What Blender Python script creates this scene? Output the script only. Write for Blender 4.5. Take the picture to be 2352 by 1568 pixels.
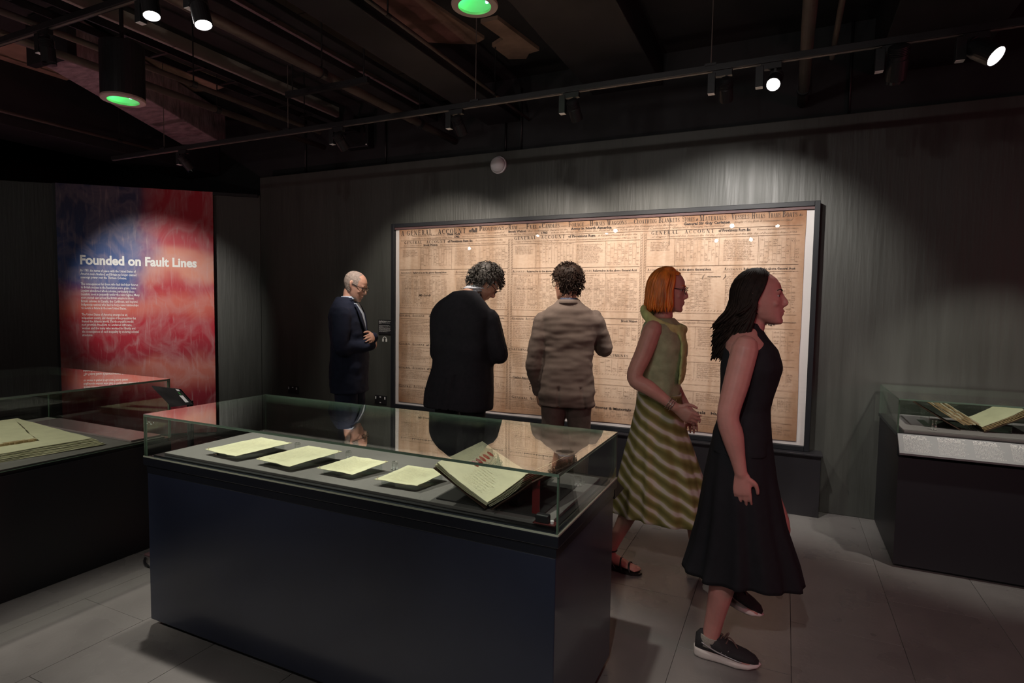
import bpy, bmesh, math, random
import numpy as np
from mathutils import Vector, Matrix, noise

for _o in list(bpy.data.objects):
    bpy.data.objects.remove(_o, do_unlink=True)
scene = bpy.context.scene
COL = scene.collection
R = math.radians

# ------------------------------------------------------------------ camera
cam_d = bpy.data.cameras.new('camera')
cam_d.sensor_width = 36.0
cam_d.lens = 1340.0 / 2352.0 * 36.0
cam_d.clip_start = 0.05
cam = bpy.data.objects.new('camera', cam_d)
COL.objects.link(cam)
_yaw, _pit, _rol = R(25.07), R(-3.53), R(0.88)
_f = Vector((-math.sin(_yaw) * math.cos(_pit), math.cos(_yaw) * math.cos(_pit), math.sin(_pit)))
_r0 = Vector((math.cos(_yaw), math.sin(_yaw), 0))
_u0 = _r0.cross(_f)
_r = math.cos(_rol) * _r0 + math.sin(_rol) * _u0
_u = -math.sin(_rol) * _r0 + math.cos(_rol) * _u0
cam.matrix_world = Matrix(((_r.x, _u.x, -_f.x, 0), (_r.y, _u.y, -_f.y, 0), (_r.z, _u.z, -_f.z, 1.5), (0, 0, 0, 1)))
scene.camera = cam

# ------------------------------------------------------------------ world, exposure
world = bpy.data.worlds.new('world')
scene.world = world
world.use_nodes = True
world.node_tree.nodes['Background'].inputs[0].default_value = (0.02, 0.02, 0.022, 1)
world.node_tree.nodes['Background'].inputs[1].default_value = 0.3
scene.view_settings.view_transform = 'Standard'
scene.view_settings.look = 'None'
scene.view_settings.gamma = 1.0
scene.view_settings.use_curve_mapping = False
scene.view_settings.exposure = 0.0
scene.cycles.use_denoising = True
scene.cycles.adaptive_threshold = 0.03
scene.cycles.max_bounces = 7
scene.cycles.diffuse_bounces = 3
scene.cycles.glossy_bounces = 4
scene.cycles.transparent_max_bounces = 18
scene.cycles.sample_clamp_indirect = 4.0
# lamp watts, in fixtures built further down; uplighters and wall lamp are added fill
LAMP = dict(document=80.0, panel=260.0, case=130.0, right=90.0, general=84.0, pink=34.0, face=30.0, ceiling_fill=70.0, pink_ceiling_fill=60.0, pink_wall_fill=11.0)

# ------------------------------------------------------------------ helpers
WM = {}


def reg(o, parent, mat=None):
    COL.objects.link(o)
    if parent is not None:
        o.parent = parent
        WM[o] = WM[parent]
    else:
        WM[o] = mat if mat is not None else Matrix.Identity(4)
    return o


def thing(name, label, cat, loc=(0, 0, 0), rotz=0.0, group=None):
    o = bpy.data.objects.new(name, None)
    o.empty_display_size = 0.05
    m = Matrix.Translation(loc) @ Matrix.Rotation(rotz, 4, 'Z')
    o.location = loc
    o.rotation_euler = (0, 0, rotz)
    reg(o, None, m)
    o['label'] = label
    o['category'] = cat
    if group:
        o['group'] = group
    return o


def tag(o, label, cat, group=None):
    o['label'] = label
    o['category'] = cat
    if group:
        o['group'] = group
    return o


def structure(o):
    o['kind'] = 'structure'
    return o


class MB:
    """collects polygons; local=True: coordinates are in the parent's own frame"""

    def __init__(self):
        self.v, self.f, self.m = [], [], []

    def add(self, vs, fs, mi=0):
        b = len(self.v)
        self.v += [tuple(p) for p in vs]
        self.f += [tuple(i + b for i in f) for f in fs]
        self.m += [mi] * len(fs)
        return self

    def box(self, lo, hi, mi=0, mat=None):
        (x0, y0, z0), (x1, y1, z1) = lo, hi
        vs = [Vector(p) for p in ((x0, y0, z0), (x1, y0, z0), (x1, y1, z0), (x0, y1, z0), (x0, y0, z1), (x1, y0, z1), (x1, y1, z1), (x0, y1, z1))]
        if mat is not None:
            vs = [mat @ p for p in vs]
        return self.add(vs, [(0, 3, 2, 1), (4, 5, 6, 7), (0, 1, 5, 4), (1, 2, 6, 5), (2, 3, 7, 6), (3, 0, 4, 7)], mi)

    def bar(self, a, b, w, h, mi=0, up=(0, 0, 1)):
        a, b = Vector(a), Vector(b)
        t = (b - a).normalized()
        s = t.cross(Vector(up))
        s = s.normalized() if s.length > 1e-6 else Vector((1, 0, 0))
        u = s.cross(t)
        vs = []
        for p in (a, b):
            for i, j in ((-1, -1), (1, -1), (1, 1), (-1, 1)):
                vs.append(p + s * (i * w / 2) + u * (j * h / 2))
        return self.add(vs, [(0, 1, 2, 3), (7, 6, 5, 4), (0, 4, 5, 1), (1, 5, 6, 2), (2, 6, 7, 3), (3, 7, 4, 0)], mi)

    def cyl(self, a, b, r0, r1=None, n=20, mi=0, cap=True):
        r1 = r0 if r1 is None else r1
        a, b = Vector(a), Vector(b)
        t = (b - a).normalized()
        s = t.orthogonal().normalized()
        u = t.cross(s)
        vs = []
        for p, r in ((a, r0), (b, r1)):
            for k in range(n):
                q = 2 * math.pi * k / n
                vs.append(p + s * (r * math.cos(q)) + u * (r * math.sin(q)))
        fs = [(k, (k + 1) % n, n + (k + 1) % n, n + k) for k in range(n)]
        if cap:
            fs += [tuple(range(n - 1, -1, -1)), tuple(range(n, 2 * n))]
        return self.add(vs, fs, mi)

    def lathe(self, prof, a=(0, 0, 0), axis=(0, 0, 1), n=24, mi=0, cap=True):
        a, t = Vector(a), Vector(axis).normalized()
        s = t.orthogonal().normalized()
        u = t.cross(s)
        vs, fs = [], []
        for r, h in prof:
            for k in range(n):
                q = 2 * math.pi * k / n
                vs.append(a + t * h + s * (r * math.cos(q)) + u * (r * math.sin(q)))
        for i in range(len(prof) - 1):
            for k in range(n):
                fs.append((i * n + k, i * n + (k + 1) % n, (i + 1) * n + (k + 1) % n, (i + 1) * n + k))
        if cap and prof[0][0] > 1e-5:
            fs.append(tuple(range(n - 1, -1, -1)))
        if cap and prof[-1][0] > 1e-5:
            fs.append(tuple((len(prof) - 1) * n + k for k in range(n)))
        return self.add(vs, fs, mi)

    def rings(self, rings, cap=True, mi=0):
        n = len(rings[0])
        vs = [p for r in rings for p in r]
        fs = []
        for i in range(len(rings) - 1):
            for k in range(n):
                fs.append((i * n + k, i * n + (k + 1) % n, (i + 1) * n + (k + 1) % n, (i + 1) * n + k))
        if cap:
            fs += [tuple(range(n - 1, -1, -1)), tuple((len(rings) - 1) * n + k for k in range(n))]
        return self.add(vs, fs, mi)

    def tube(self, pts, rad, side=(1, 0, 0), n=12, sub=4, rnd=True, mi=0, mat=None):
        """lofted tube; rad: list of r or (lateral, depth)"""
        pts = [Vector(p) for p in pts]
        rad = [(r, r) if not isinstance(r, tuple) else r for r in rad]
        P, Q = [], []
        m = len(pts)
        for i in range(m - 1):
            p0, p1, p2, p3 = pts[max(i - 1, 0)], pts[i], pts[i + 1], pts[min(i + 2, m - 1)]
            r0, r1, r2, r3 = rad[max(i - 1, 0)], rad[i], rad[i + 1], rad[min(i + 2, m - 1)]
            for j in range(sub):
                t = j / sub
                c = (-t ** 3 + 2 * t * t - t) / 2, (3 * t ** 3 - 5 * t * t + 2) / 2, (-3 * t ** 3 + 4 * t * t + t) / 2, (t ** 3 - t * t) / 2
                P.append(p0 * c[0] + p1 * c[1] + p2 * c[2] + p3 * c[3])
                Q.append(tuple(max(1e-4, r0[k] * c[0] + r1[k] * c[1] + r2[k] * c[2] + r3[k] * c[3]) for k in (0, 1)))
        P.append(pts[-1])
        Q.append(rad[-1])
        if rnd:
            t0 = (P[0] - P[1]).normalized()
            t1 = (P[-1] - P[-2]).normalized()
            a, b = min(Q[0]), min(Q[-1])
            P = [P[0] + t0 * a * .95, P[0] + t0 * a * .7] + P + [P[-1] + t1 * b * .7, P[-1] + t1 * b * .95]
            Q = [(Q[0][0] * .3, Q[0][1] * .3), (Q[0][0] * .72, Q[0][1] * .72)] + Q + [(Q[-1][0] * .72, Q[-1][1] * .72), (Q[-1][0] * .3, Q[-1][1] * .3)]
        sd = Vector(side)
        rg = []
        for i, p in enumerate(P):
            t = (P[min(i + 1, len(P) - 1)] - P[max(i - 1, 0)]).normalized()
            s = sd - t * sd.dot(t)
            s = s.normalized() if s.length > 1e-3 else t.orthogonal().normalized()
            u = t.cross(s)
            ring = []
            for k in range(n):
                q = 2 * math.pi * k / n
                v = p + s * (Q[i][0] * math.cos(q)) + u * (Q[i][1] * math.sin(q))
                ring.append(mat @ v if mat is not None else v)
            rg.append(ring)
        return self.rings(rg, True, mi)

    def ell(self, c, r, mat=None, n=14, mi=0):
        c = Vector(c)
        rg = []
        k2 = n // 2 + 1
        for i in range(1, k2):
            th = math.pi * i / k2
            ring = []
            for k in range(n):
                q = 2 * math.pi * k / n
                v = c + Vector((r[0] * math.sin(th) * math.cos(q), r[1] * math.sin(th) * math.sin(q), -r[2] * math.cos(th)))
                ring.append(mat @ v if mat is not None else v)
            rg.append(ring)
        return self.rings(rg, True, mi)

    def build(self, name, mats, parent=None, smooth=False, bevel=0.0, local=False, label=None):
        me = bpy.data.meshes.new(name)
        v = self.v
        if parent is not None and not local:
            inv = WM[parent].inverted()
            v = [inv @ Vector(p) for p in v]
        me.from_pydata([tuple(p) for p in v], [], self.f)
        mats = mats if isinstance(mats, (list, tuple)) else [mats]
        for m in mats:
            me.materials.append(m)
        if len(mats) > 1:
            me.polygons.foreach_set('material_index', self.m)
        if smooth:
            me.polygons.foreach_set('use_smooth', [True] * len(me.polygons))
        me.validate()
        me.update()
        return self.finish(me, name, parent, bevel, label)

    @staticmethod
    def finish(me, name, parent, bevel=0.0, label=None):
        o = bpy.data.objects.new(name, me)
        reg(o, parent)
        if bevel:
            b = o.modifiers.new('bevel', 'BEVEL')
            b.width = bevel
            b.segments = 2
            b.limit_method = 'ANGLE'
        if label:
            o['label'] = label
        return o


def fuse(mb, voxel, it=4, fac=0.5):
    """merge overlapping closed shapes into one continuous surface"""
    me = bpy.data.meshes.new('tmp')
    me.from_pydata([tuple(p) for p in mb.v], [], mb.f)
    me.update()
    o = bpy.data.objects.new('tmp', me)
    COL.objects.link(o)
    r = o.modifiers.new('r', 'REMESH')
    r.mode = 'VOXEL'
    r.voxel_size = voxel
    s = o.modifiers.new('s', 'SMOOTH')
    s.factor = fac
    s.iterations = it
    dg = bpy.context.evaluated_depsgraph_get()
    out = bpy.data.meshes.new_from_object(o.evaluated_get(dg))
    bpy.data.objects.remove(o, do_unlink=True)
    bpy.data.meshes.remove(me)
    out.polygons.foreach_set('use_smooth', [True] * len(out.polygons))
    return out


def warp(me, fn):
    """move each vertex by fn(co, normal)"""
    co = [v.co.copy() for v in me.vertices]
    no = [v.normal.copy() for v in me.vertices]
    flat = []
    for c, n in zip(co, no):
        flat += list(fn(c, n))
    me.vertices.foreach_set('co', flat)
    me.update()
    return me


def part(me, name, mat, parent, label=None):
    me.materials.clear()
    me.materials.append(mat)
    me.name = name
    return MB.finish(me, name, parent, 0, label)


# ------------------------------------------------------------------ text
def text2d(s, bold=0.0, shear=0.0, res=2):
    c = bpy.data.curves.new('t', 'FONT')
    c.body = s
    c.size = 1.0
    c.offset = bold
    c.shear = shear
    c.resolution_u = res
    o = bpy.data.objects.new('t', c)
    me = bpy.data.meshes.new_from_object(o)
    vs = [(v.co.x, v.co.y) for v in me.vertices]
    fs = [tuple(p.vertices) for p in me.polygons]
    bpy.data.objects.remove(o, do_unlink=True)
    bpy.data.curves.remove(c)
    bpy.data.meshes.remove(me)
    return vs, fs


def put_text(mb, s, org, xd, yd, h, width=None, bold=0.0, shear=0.0, res=2, caps_h=0.69):
    vs, fs = text2d(s, bold, shear, res)
    if not vs:
        return
    x0, x1 = min(v[0] for v in vs), max(v[0] for v in vs)
    k = h / caps_h
    kx = k if width is None else width / (x1 - x0)
    org, xd, yd = Vector(org), Vector(xd), Vector(yd)
    mb.add([org + xd * ((a - x0) * kx) + yd * (b * k) for a, b in vs], fs)


def scribble(mb, org, xd, yd, width, h, rng, gap=0.16, pitch=0.62, wt=0.22, slant=0.35, fill=1.0):
    """a line of small illegible print: slanted letter strokes in word groups"""
    org, xd, yd = Vector(org), Vector(xd), Vector(yd)
    x = 0.0
    n = int(rng.uniform(2, 8))
    end = width * fill
    while x < end:
        hh = h * (1.0 if rng.random() < .25 else .62)
        w = h * wt
        a = org + xd * x
        mb.add([a, a + xd * w, a + xd * (w + slant * hh) + yd * hh, a + xd * (slant * hh) + yd * hh], [(0, 1, 2, 3)])
        if rng.random() < .6:
            q = rng.choice((0, hh * .8))
            b = a + yd * q + xd * (slant * q)
            mb.add([b, b + xd * (h * pitch), b + xd * (h * pitch) + yd * (h * .13), b + yd * (h * .13)], [(0, 1, 2, 3)])
        x += h * pitch
        n -= 1
        if n <= 0:
            x += h * pitch * 1.1
            n = int(rng.uniform(2, 9))


# ------------------------------------------------------------------ materials
def nodes(name):
    m = bpy.data.materials.new(name)
    m.use_nodes = True
    nt = m.node_tree
    return m, nt, nt.nodes, nt.links, nt.nodes['Principled BSDF']


def mat(name, col, rough=0.5, metal=0.0, var=0.0, scale=8.0, bump=0.0, bscale=60.0, stretch=(1, 1, 1), spec=0.5, emit=None, estr=0.0, sss=0.0, col2=None, coat=0.0, detail=4.0, rvar=0.0):
    m, nt, N, L, P = nodes(name)
    P.inputs['Base Color'].default_value = (*col, 1)
    P.inputs['Roughness'].default_value = rough
    P.inputs['Metallic'].default_value = metal
    P.inputs['Specular IOR Level'].default_value = spec
    P.inputs['Coat Weight'].default_value = coat
    P.inputs['Coat Roughness'].default_value = 0.12
    if sss:
        P.inputs['Subsurface Weight'].default_value = sss
        P.inputs['Subsurface Radius'].default_value = (0.02, 0.008, 0.004)
        P.inputs['Subsurface Scale'].default_value = 0.4
    if emit:
        P.inputs['Emission Color'].default_value = (*emit, 1)
        P.inputs['Emission Strength'].default_value = estr
    tc = mp = None
    if var or bump or rvar:
        tc = N.new('ShaderNodeTexCoord')
        mp = N.new('ShaderNodeMapping')
        mp.inputs['Scale'].default_value = stretch
        L.new(tc.outputs['Object'], mp.inputs['Vector'])
    if var or rvar:
        nz = N.new('ShaderNodeTexNoise')
        nz.inputs['Scale'].default_value = scale
        nz.inputs['Detail'].default_value = detail
        nz.inputs['Roughness'].default_value = 0.6
        L.new(mp.outputs['Vector'], nz.inputs['Vector'])
    if var:
        rp = N.new('ShaderNodeValToRGB')
        c2 = col2 if col2 else tuple(max(0, c * (1 - var)) for c in col)
        c1 = col if col2 else tuple(min(1, c * (1 + var)) for c in col)
        rp.color_ramp.elements[0].position = 0.3
        rp.color_ramp.elements[1].position = 0.7
        rp.color_ramp.elements[0].color = (*c2, 1)
        rp.color_ramp.elements[1].color = (*c1, 1)
        L.new(nz.outputs['Fac'], rp.inputs['Fac'])
        L.new(rp.outputs['Color'], P.inputs['Base Color'])
    if rvar:
        mr = N.new('ShaderNodeMapRange')
        mr.inputs['From Min'].default_value = 0.3
        mr.inputs['From Max'].default_value = 0.7
        mr.inputs['To Min'].default_value = max(0, rough - rvar)
        mr.inputs['To Max'].default_value = rough + rvar
        L.new(nz.outputs['Fac'], mr.inputs['Value'])
        L.new(mr.outputs['Result'], P.inputs['Roughness'])
    if bump:
        n2 = N.new('ShaderNodeTexNoise')
        n2.inputs['Scale'].default_value = bscale
        n2.inputs['Detail'].default_value = 3
        bp = N.new('ShaderNodeBump')
        bp.inputs['Strength'].default_value = bump
        bp.inputs['Distance'].default_value = 0.01
        L.new(mp.outputs['Vector'], n2.inputs['Vector'])
        L.new(n2.outputs['Fac'], bp.inputs['Height'])
        L.new(bp.outputs['Normal'], P.inputs['Normal'])
    return m


def lampmat(name, col, s):
    m, nt, N, L, P = nodes(name)
    N.remove(P)
    e = N.new('ShaderNodeEmission')
    e.inputs[0].default_value = (*col, 1)
    e.inputs[1].default_value = s
    L.new(e.outputs[0], N['Material Output'].inputs['Surface'])
    return m


def glassmat(name, tint, f0=0.045, gain=1.0):
    """thin clear pane: tinted see-through mixed with a mirror by the angle of view (Schlick)"""
    m, nt, N, L, P = nodes(name)
    N.remove(P)
    g = N.new('ShaderNodeNewGeometry')
    d = N.new('ShaderNodeVectorMath')
    d.operation = 'DOT_PRODUCT'
    L.new(g.outputs['Incoming'], d.inputs[0])
    L.new(g.outputs['Normal'], d.inputs[1])

    def mth(op, a, b=None, clamp=False):
        n = N.new('ShaderNodeMath')
        n.operation = op
        n.use_clamp = clamp
        for i, x in enumerate((a, b)):
            if x is None:
                continue
            if isinstance(x, (int, float)):
                n.inputs[i].default_value = x
            else:
                L.new(x, n.inputs[i])
        return n.outputs[0]
    c = mth('ABSOLUTE', d.outputs['Value'])
    k = mth('POWER', mth('SUBTRACT', 1.0, c, True), 5.0)
    fr = mth('ADD', mth('MULTIPLY', k, (1 - f0) * gain), f0, True)
    t = N.new('ShaderNodeBsdfTransparent')
    t.inputs[0].default_value = (*tint, 1)
    gl = N.new('ShaderNodeBsdfGlossy')
    gl.inputs['Roughness'].default_value = 0.0
    gl.inputs['Color'].default_value = (0.97, 1.0, 0.97, 1)
    mx = N.new('ShaderNodeMixShader')
    L.new(fr, mx.inputs[0])
    L.new(t.outputs[0], mx.inputs[1])
    L.new(gl.outputs[0], mx.inputs[2])
    L.new(mx.outputs[0], N['Material Output'].inputs['Surface'])
    return m


BLACK = mat('black_satin', (0.012, 0.012, 0.014), 0.4)
BLACKM = mat('black_metal', (0.02, 0.019, 0.021), 0.42, 0.3, bump=0.05, bscale=90)
PIPE = mat('dark_pipe', (0.13, 0.105, 0.095), 0.45, 0.2, var=0.25, scale=6)
DUCT = mat('black_duct', (0.018, 0.016, 0.019), 0.6, 0.1, var=0.4, scale=3)
WALLP = mat('charcoal_wall_paint', (0.052, 0.054, 0.048), 0.5, var=0.12, scale=5, bump=0.25, bscale=14, stretch=(3, 3, 0.25), rvar=0.06)
UPPER = mat('black_upper_wall', (0.012, 0.012, 0.014), 0.75, var=0.3, scale=3, bump=0.3, bscale=10)
CEILM = mat('soot_ceiling', (0.02, 0.017, 0.018), 0.8, var=0.4, scale=2)
PATCH = mat('bare_plaster', (0.30, 0.185, 0.135), 0.8, var=0.35, scale=4, bump=0.5, bscale=12)
STRIP = mat('grey_ceiling_strip', (0.42, 0.37, 0.34), 0.75, var=0.12, scale=5)
PURPLE = mat('dusty_duct_sheet', (0.30, 0.20, 0.225), 0.55, var=0.45, scale=7, bump=0.6, bscale=16, stretch=(1, 3, 1))
WHITEP = mat('white_plastic', (0.8, 0.79, 0.82), 0.3)
WHITET = mat('white_print', (0.72, 0.72, 0.70), 0.6)
INK = mat('dark_ink', (0.035, 0.025, 0.022), 0.7)
INKF = mat('faded_ink', (0.23, 0.155, 0.105), 0.7)
GLASS = glassmat('case_glass', (0.945, 0.965, 0.945), 0.035, 1.6)
GLAZE = glassmat('frame_glazing', (0.985, 0.985, 0.985), 0.02, 0.7)
GEDGE = mat('green_glass_edge', (0.13, 0.20, 0.15), 0.1, spec=0.6)
ACRYL = glassmat('clear_acrylic', (0.88, 0.91, 0.90), 0.09, 1.2)

# ------------------------------------------------------------------ the room
FX0, FX1, FY0, FY1 = -9.5, 3.6, -5.0, 5.05
WY = 4.84
WDIR = Vector((math.sin(R(50)), math.cos(R(50)), 0))      # along the angled left wall, towards the corner
WNOR = Vector((WDIR.y, -WDIR.x, 0))                        # its face, into the room
CORNER = Vector((-5.44, WY, 0))


def floor_mat():
    m, nt, N, L, P = nodes('grey_floor_tile')
    tc = N.new('ShaderNodeTexCoord')
    gm = N.new('ShaderNodeNewGeometry')
    a = N.new('ShaderNodeTexNoise')
    a.inputs['Scale'].default_value = 2.2
    a.inputs['Detail'].default_value = 3
    a.inputs['Roughness'].default_value = 0.62
    L.new(gm.outputs['Position'], a.inputs['Vector'])
    rp = N.new('ShaderNodeValToRGB')
    rp.color_ramp.elements[0].position = 0.3
    rp.color_ramp.elements[1].position = 0.72
    rp.color_ramp.elements[0].color = (0.150, 0.140, 0.136, 1)
    rp.color_ramp.elements[1].color = (0.205, 0.193, 0.187, 1)
    L.new(a.outputs['Fac'], rp.inputs['Fac'])
    oi = N.new('ShaderNodeObjectInfo')
    mr = N.new('ShaderNodeMapRange')
    mr.inputs['To Min'].default_value = 0.95
    mr.inputs['To Max'].default_value = 1.05
    L.new(oi.outputs['Random'], mr.inputs['Value'])
    mx = N.new('ShaderNodeVectorMath')
    mx.operation = 'SCALE'
    L.new(rp.outputs['Color'], mx.inputs[0])
    L.new(mr.outputs['Result'], mx.inputs['Scale'])
    L.new(mx.outputs['Vector'], P.inputs['Base Color'])
    r2 = N.new('ShaderNodeMapRange')
    r2.inputs['From Min'].default_value = 0.3
    r2.inputs['From Max'].default_value = 0.7
    r2.inputs['To Min'].default_value = 0.25
    r2.inputs['To Max'].default_value = 0.32
    L.new(a.outputs['Fac'], r2.inputs['Value'])
    L.new(r2.outputs['Result'], P.inputs['Roughness'])
    n2 = N.new('ShaderNodeTexNoise')
    n2.inputs['Scale'].default_value = 55
    L.new(gm.outputs['Position'], n2.inputs['Vector'])
    bp = N.new('ShaderNodeBump')
    bp.inputs['Strength'].default_value = 0.06
    bp.inputs['Distance'].default_value = 0.01
    L.new(n2.outputs['Fac'], bp.inputs['Height'])
    L.new(bp.outputs['Normal'], P.inputs['Normal'])
    return m


FLOORM = floor_mat()
GROUT = mat('dark_grout', (0.07, 0.065, 0.062), 0.8)
floor = structure(MB().box((FX0, FY0, -0.12), (FX1, FY1, -0.003)).build('floor', GROUT))
TW, TL = 0.458, 0.916
tile_me = None
for i in range(-19, 8):
    for j in range(0, 6):
        x0 = 0.08 + i * TW
        y0 = 0.3 + j * TL + (TL / 2 if i % 2 else 0) - TL
        if tile_me is None:
            t = MB().box((0.001, 0.001, -0.01), (TW - 0.001, TL - 0.001, 0.0)).build('tile', FLOORM, floor, bevel=0.0008, local=True)
            tile_me = t.data
        else:
            t = bpy.data.objects.new('tile', tile_me)
            reg(t, floor)
            b = t.modifiers.new('bevel', 'BEVEL')
            b.width = 0.0008
            b.limit_method = 'ANGLE'
        t.location = (x0, y0, 0)
far_floor = MB().box((FX0, FY0, -0.01), (FX1, -0.62, 0.0)).build('tile', FLOORM, floor)

structure(MB().box((-5.44, WY, 0), (FX1, WY + 0.1, 2.895)).build('wall_back', WALLP, bevel=0.004))
structure(MB().box((FX0, WY + 0.18, 0), (FX1, WY + 0.3, 3.72)).build('wall_upper_back', UPPER))
lw = MB()
a0, a1 = CORNER - WDIR * 4.2, CORNER
lw.add([a0, a1, a1 - WNOR * 0.1 - WDIR * 0.0, a0 - WNOR * 0.1, *[p + Vector((0, 0, 2.70)) for p in (a0, a1, a1 - WNOR * 0.1, a0 - WNOR * 0.1)]],
       [(0, 3, 2, 1), (4, 5, 6, 7), (0, 1, 5, 4), (1, 2, 6, 5), (2, 3, 7, 6), (3, 0, 4, 7)])
structure(lw.build('wall_left', WALLP, bevel=0.004))
structure(MB().box((FX0 - 0.1, FY0, 0), (FX0, FY1, 3.72)).build('wall_far_left', UPPER))
structure(MB().box((FX1, FY0, 0), (FX1 + 0.1, FY1, 3.72)).build('wall_right', WALLP))
structure(MB().box((FX0, FY0 - 0.1, 0), (FX1, FY0, 3.72)).build('wall_front', WALLP))
ceiling = structure(MB().box((FX0, FY0, 3.6), (FX1, FY1 + 0.1, 3.72)).build('ceiling', CEILM))
# slim dark trim along the top of the angled wall, beside the banner
tr = MB()
tr.bar(CORNER - WDIR * 0.52 + WNOR * 0.02 + Vector((0, 0, 2.685)), CORNER - WDIR * 0.02 + WNOR * 0.02 + Vector((0, 0, 2.685)), 0.04, 0.03)
structure(tr.build('trim_1', BLACK))

# bare plaster patches and grey soffit strips on the ceiling
def patch(pts, z, m, name, th=0.03):
    n = len(pts)
    return MB().add([(x, y, z) for x, y in pts] + [(x, y, z + th) for x, y in pts],
                    [tuple(range(n - 1, -1, -1)), tuple(range(n, 2 * n))] + [(k, (k + 1) % n, n + (k + 1) % n, n + k) for k in range(n)]).build(name, m, ceiling)


patch([(-2.95, 3.2), (-2.35, 3.25), (-2.22, 4.15), (-2.33, 4.2), (-2.5, 4.12), (-2.7, 4.0), (-2.86, 4.0)], 3.575, PATCH, 'plaster_patch')
patch([(-2.22, 4.28), (-2.08, 4.2), (-2.12, 3.9), (-1.98, 3.9), (-1.9, 4.5), (-2.0, 4.52), (-2.06, 4.6), (-2.2, 4.55)], 3.57, PATCH, 'plaster_patch')
patch([(-6.9, 2.2), (-5.8, 2.3), (-5.75, 2.6), (-5.9, 3.3), (-6.3, 3.35), (-6.4, 3.9), (-6.9, 3.8)], 3.575, PATCH, 'plaster_patch')
patch([(-5.4, 3.0), (-4.95, 3.0), (-4.93, 4.05), (-5.2, 4.08), (-5.42, 4.02)], 3.57, PATCH, 'plaster_patch')
for x0, x1 in ((-3.22, -3.06), (-3.54, -3.35), (-4.62, -4.45)):
    patch([(x0, -3.0), (x1, -3.0), (x1, 5.02), (x0, 5.02)], 3.50, STRIP, 'soffit_strip', 0.1)
    for k in range(7):
        y = -2.6 + k * 1.15
        MB().box((x0, y, 3.499), (x1, y + 0.006, 3.503)).build('strip_joint', BLACK, ceiling)

# ducts, beams, pipes and trays running towards the document wall
def beam(name, label, cat, x0, x1, z0, z1, y0, y1, m):
    o = MB().box((x0, y0, z0), (x1, y1, z1)).build(name, m, bevel=0.006)
    return tag(o, label, cat)


beam('air_duct', 'wide black boxed air duct right of the two pale ceiling strips', 'duct', -2.63, -2.30, 3.20, 3.30, -3.5, 5.01, DUCT)
beam('air_duct', 'narrow black duct between the two pale ceiling strips', 'duct', -3.15, -3.03, 3.38, 3.42, -3.5, 5.01, DUCT)
beam('air_duct', 'black boxed duct left of the pale ceiling strips', 'duct', -3.50, -3.19, 3.30, 3.36, -3.5, 5.01, DUCT)
beam('air_duct', 'broad black duct over the plain dark ceiling at the right', 'duct', -1.6, -1.0, 3.34, 3.6, -3.5, 5.01, DUCT)
beam('ceiling_beam', 'black ceiling beam above the right end of the lighting track', 'beam', 0.5, 1.1, 3.2, 3.6, -3.5, 5.01, DUCT)
beam('ceiling_beam', 'black ceiling beam far left above the banner wall', 'beam', -6.9, -6.3, 3.02, 3.6, -3.5, 5.01, DUCT)


def pipe(name, label, x, z, r, y0, y1, m=None, brackets=(), top=3.6):
    t = thing(name, label, 'pipe', (x, y0, z))
    mb = MB().cyl((x, y0, z), (x, y1, z), r, n=18)
    mb.build('tube', m or PIPE, t, smooth=True)
    for y in brackets:
        MB().cyl((x, y - 0.02, z), (x, y + 0.02, z), r * 1.25, n=18).build('clamp', BLACKM, t)
        MB().cyl((x, y, z), (x, y, top), 0.005, n=8).build('hanger_rod', BLACKM, t)
    return t


pipe('water_pipe', 'long brown pipe ending just above the document wall near the dome sounder', -2.99, 3.09, 0.033, -2.5, 5.01, brackets=(1.8, 3.2, 4.4))
pipe('water_pipe', 'thin brown pipe running back over the left half of the ceiling', -4.04, 3.097, 0.02, -2.5, 4.3, brackets=(1.6, 3.0, 4.1))
pipe('water_pipe', 'dusty pipe crossing the upper left corner below the plaster patch', -4.55, 3.16, 0.028, -2.5, 4.9, brackets=(2.0, 3.6))
pipe('conduit', 'low conduit running over the banner wall at the far left', -6.09, 3.08, 0.015, -1.0, 4.2, brackets=(2.6, 3.7))
pipe('water_pipe', 'upright-looking pipe at the upper right running back to the wall', 0.05, 3.06, 0.036, -2.5, 5.01, brackets=(2.6, 4.7))
pipe('conduit', 'thin conduit just right of the upper right pipe', 0.2, 3.1, 0.016, -2.5, 4.3, brackets=(2.9,))
pipe('conduit', 'thin cable conduit beside the boxed duct in the middle of the ceiling', -2.2, 3.2, 0.012, -2.5, 5.0, brackets=(2.9, 4.3))

# rectangular duct with dusty underside sloping across the upper left
dt = thing('sheet_metal_duct', 'dusty purple-grey sheet metal duct sloping behind the left green lamp', 'duct', (-5.3, 3.2, 3.1))
dm = MB()
dm.add([(-5.12, 2.55, 3.25), (-4.72, 2.55, 3.25), (-5.62, 4.55, 3.2), (-6.06, 4.35, 3.2), (-5.12, 2.55, 3.55), (-4.72, 2.55, 3.55), (-5.62, 4.55, 3.55), (-6.06, 4.35, 3.55)],
       [(0, 3, 2, 1), (4, 5, 6, 7), (0, 1, 5, 4), (1, 2, 6, 5), (2, 3, 7, 6), (3, 0, 4, 7)])
dm.build('duct_body', PURPLE, dt, bevel=0.01)
MB().box((-5.2, 2.5, 3.23), (-4.68, 2.56, 3.58)).build('flange', BLACKM, dt)

# cable tray: two rails and rungs
ct = thing('cable_tray', 'black ladder cable tray hung between pipe and duct at the left', 'cable tray', (-4.2, 0, 3.3))
for x in (-4.28, -4.08):
    MB().box((x, -2.5, 3.26), (x + 0.015, 4.95, 3.31)).build('rail', BLACKM, ct)
for k in range(26):
    MB().box((-4.28, -2.4 + k * 0.29, 3.262), (-4.065, -2.38 + k * 0.29, 3.275)).build('rung', BLACKM, ct)
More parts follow.
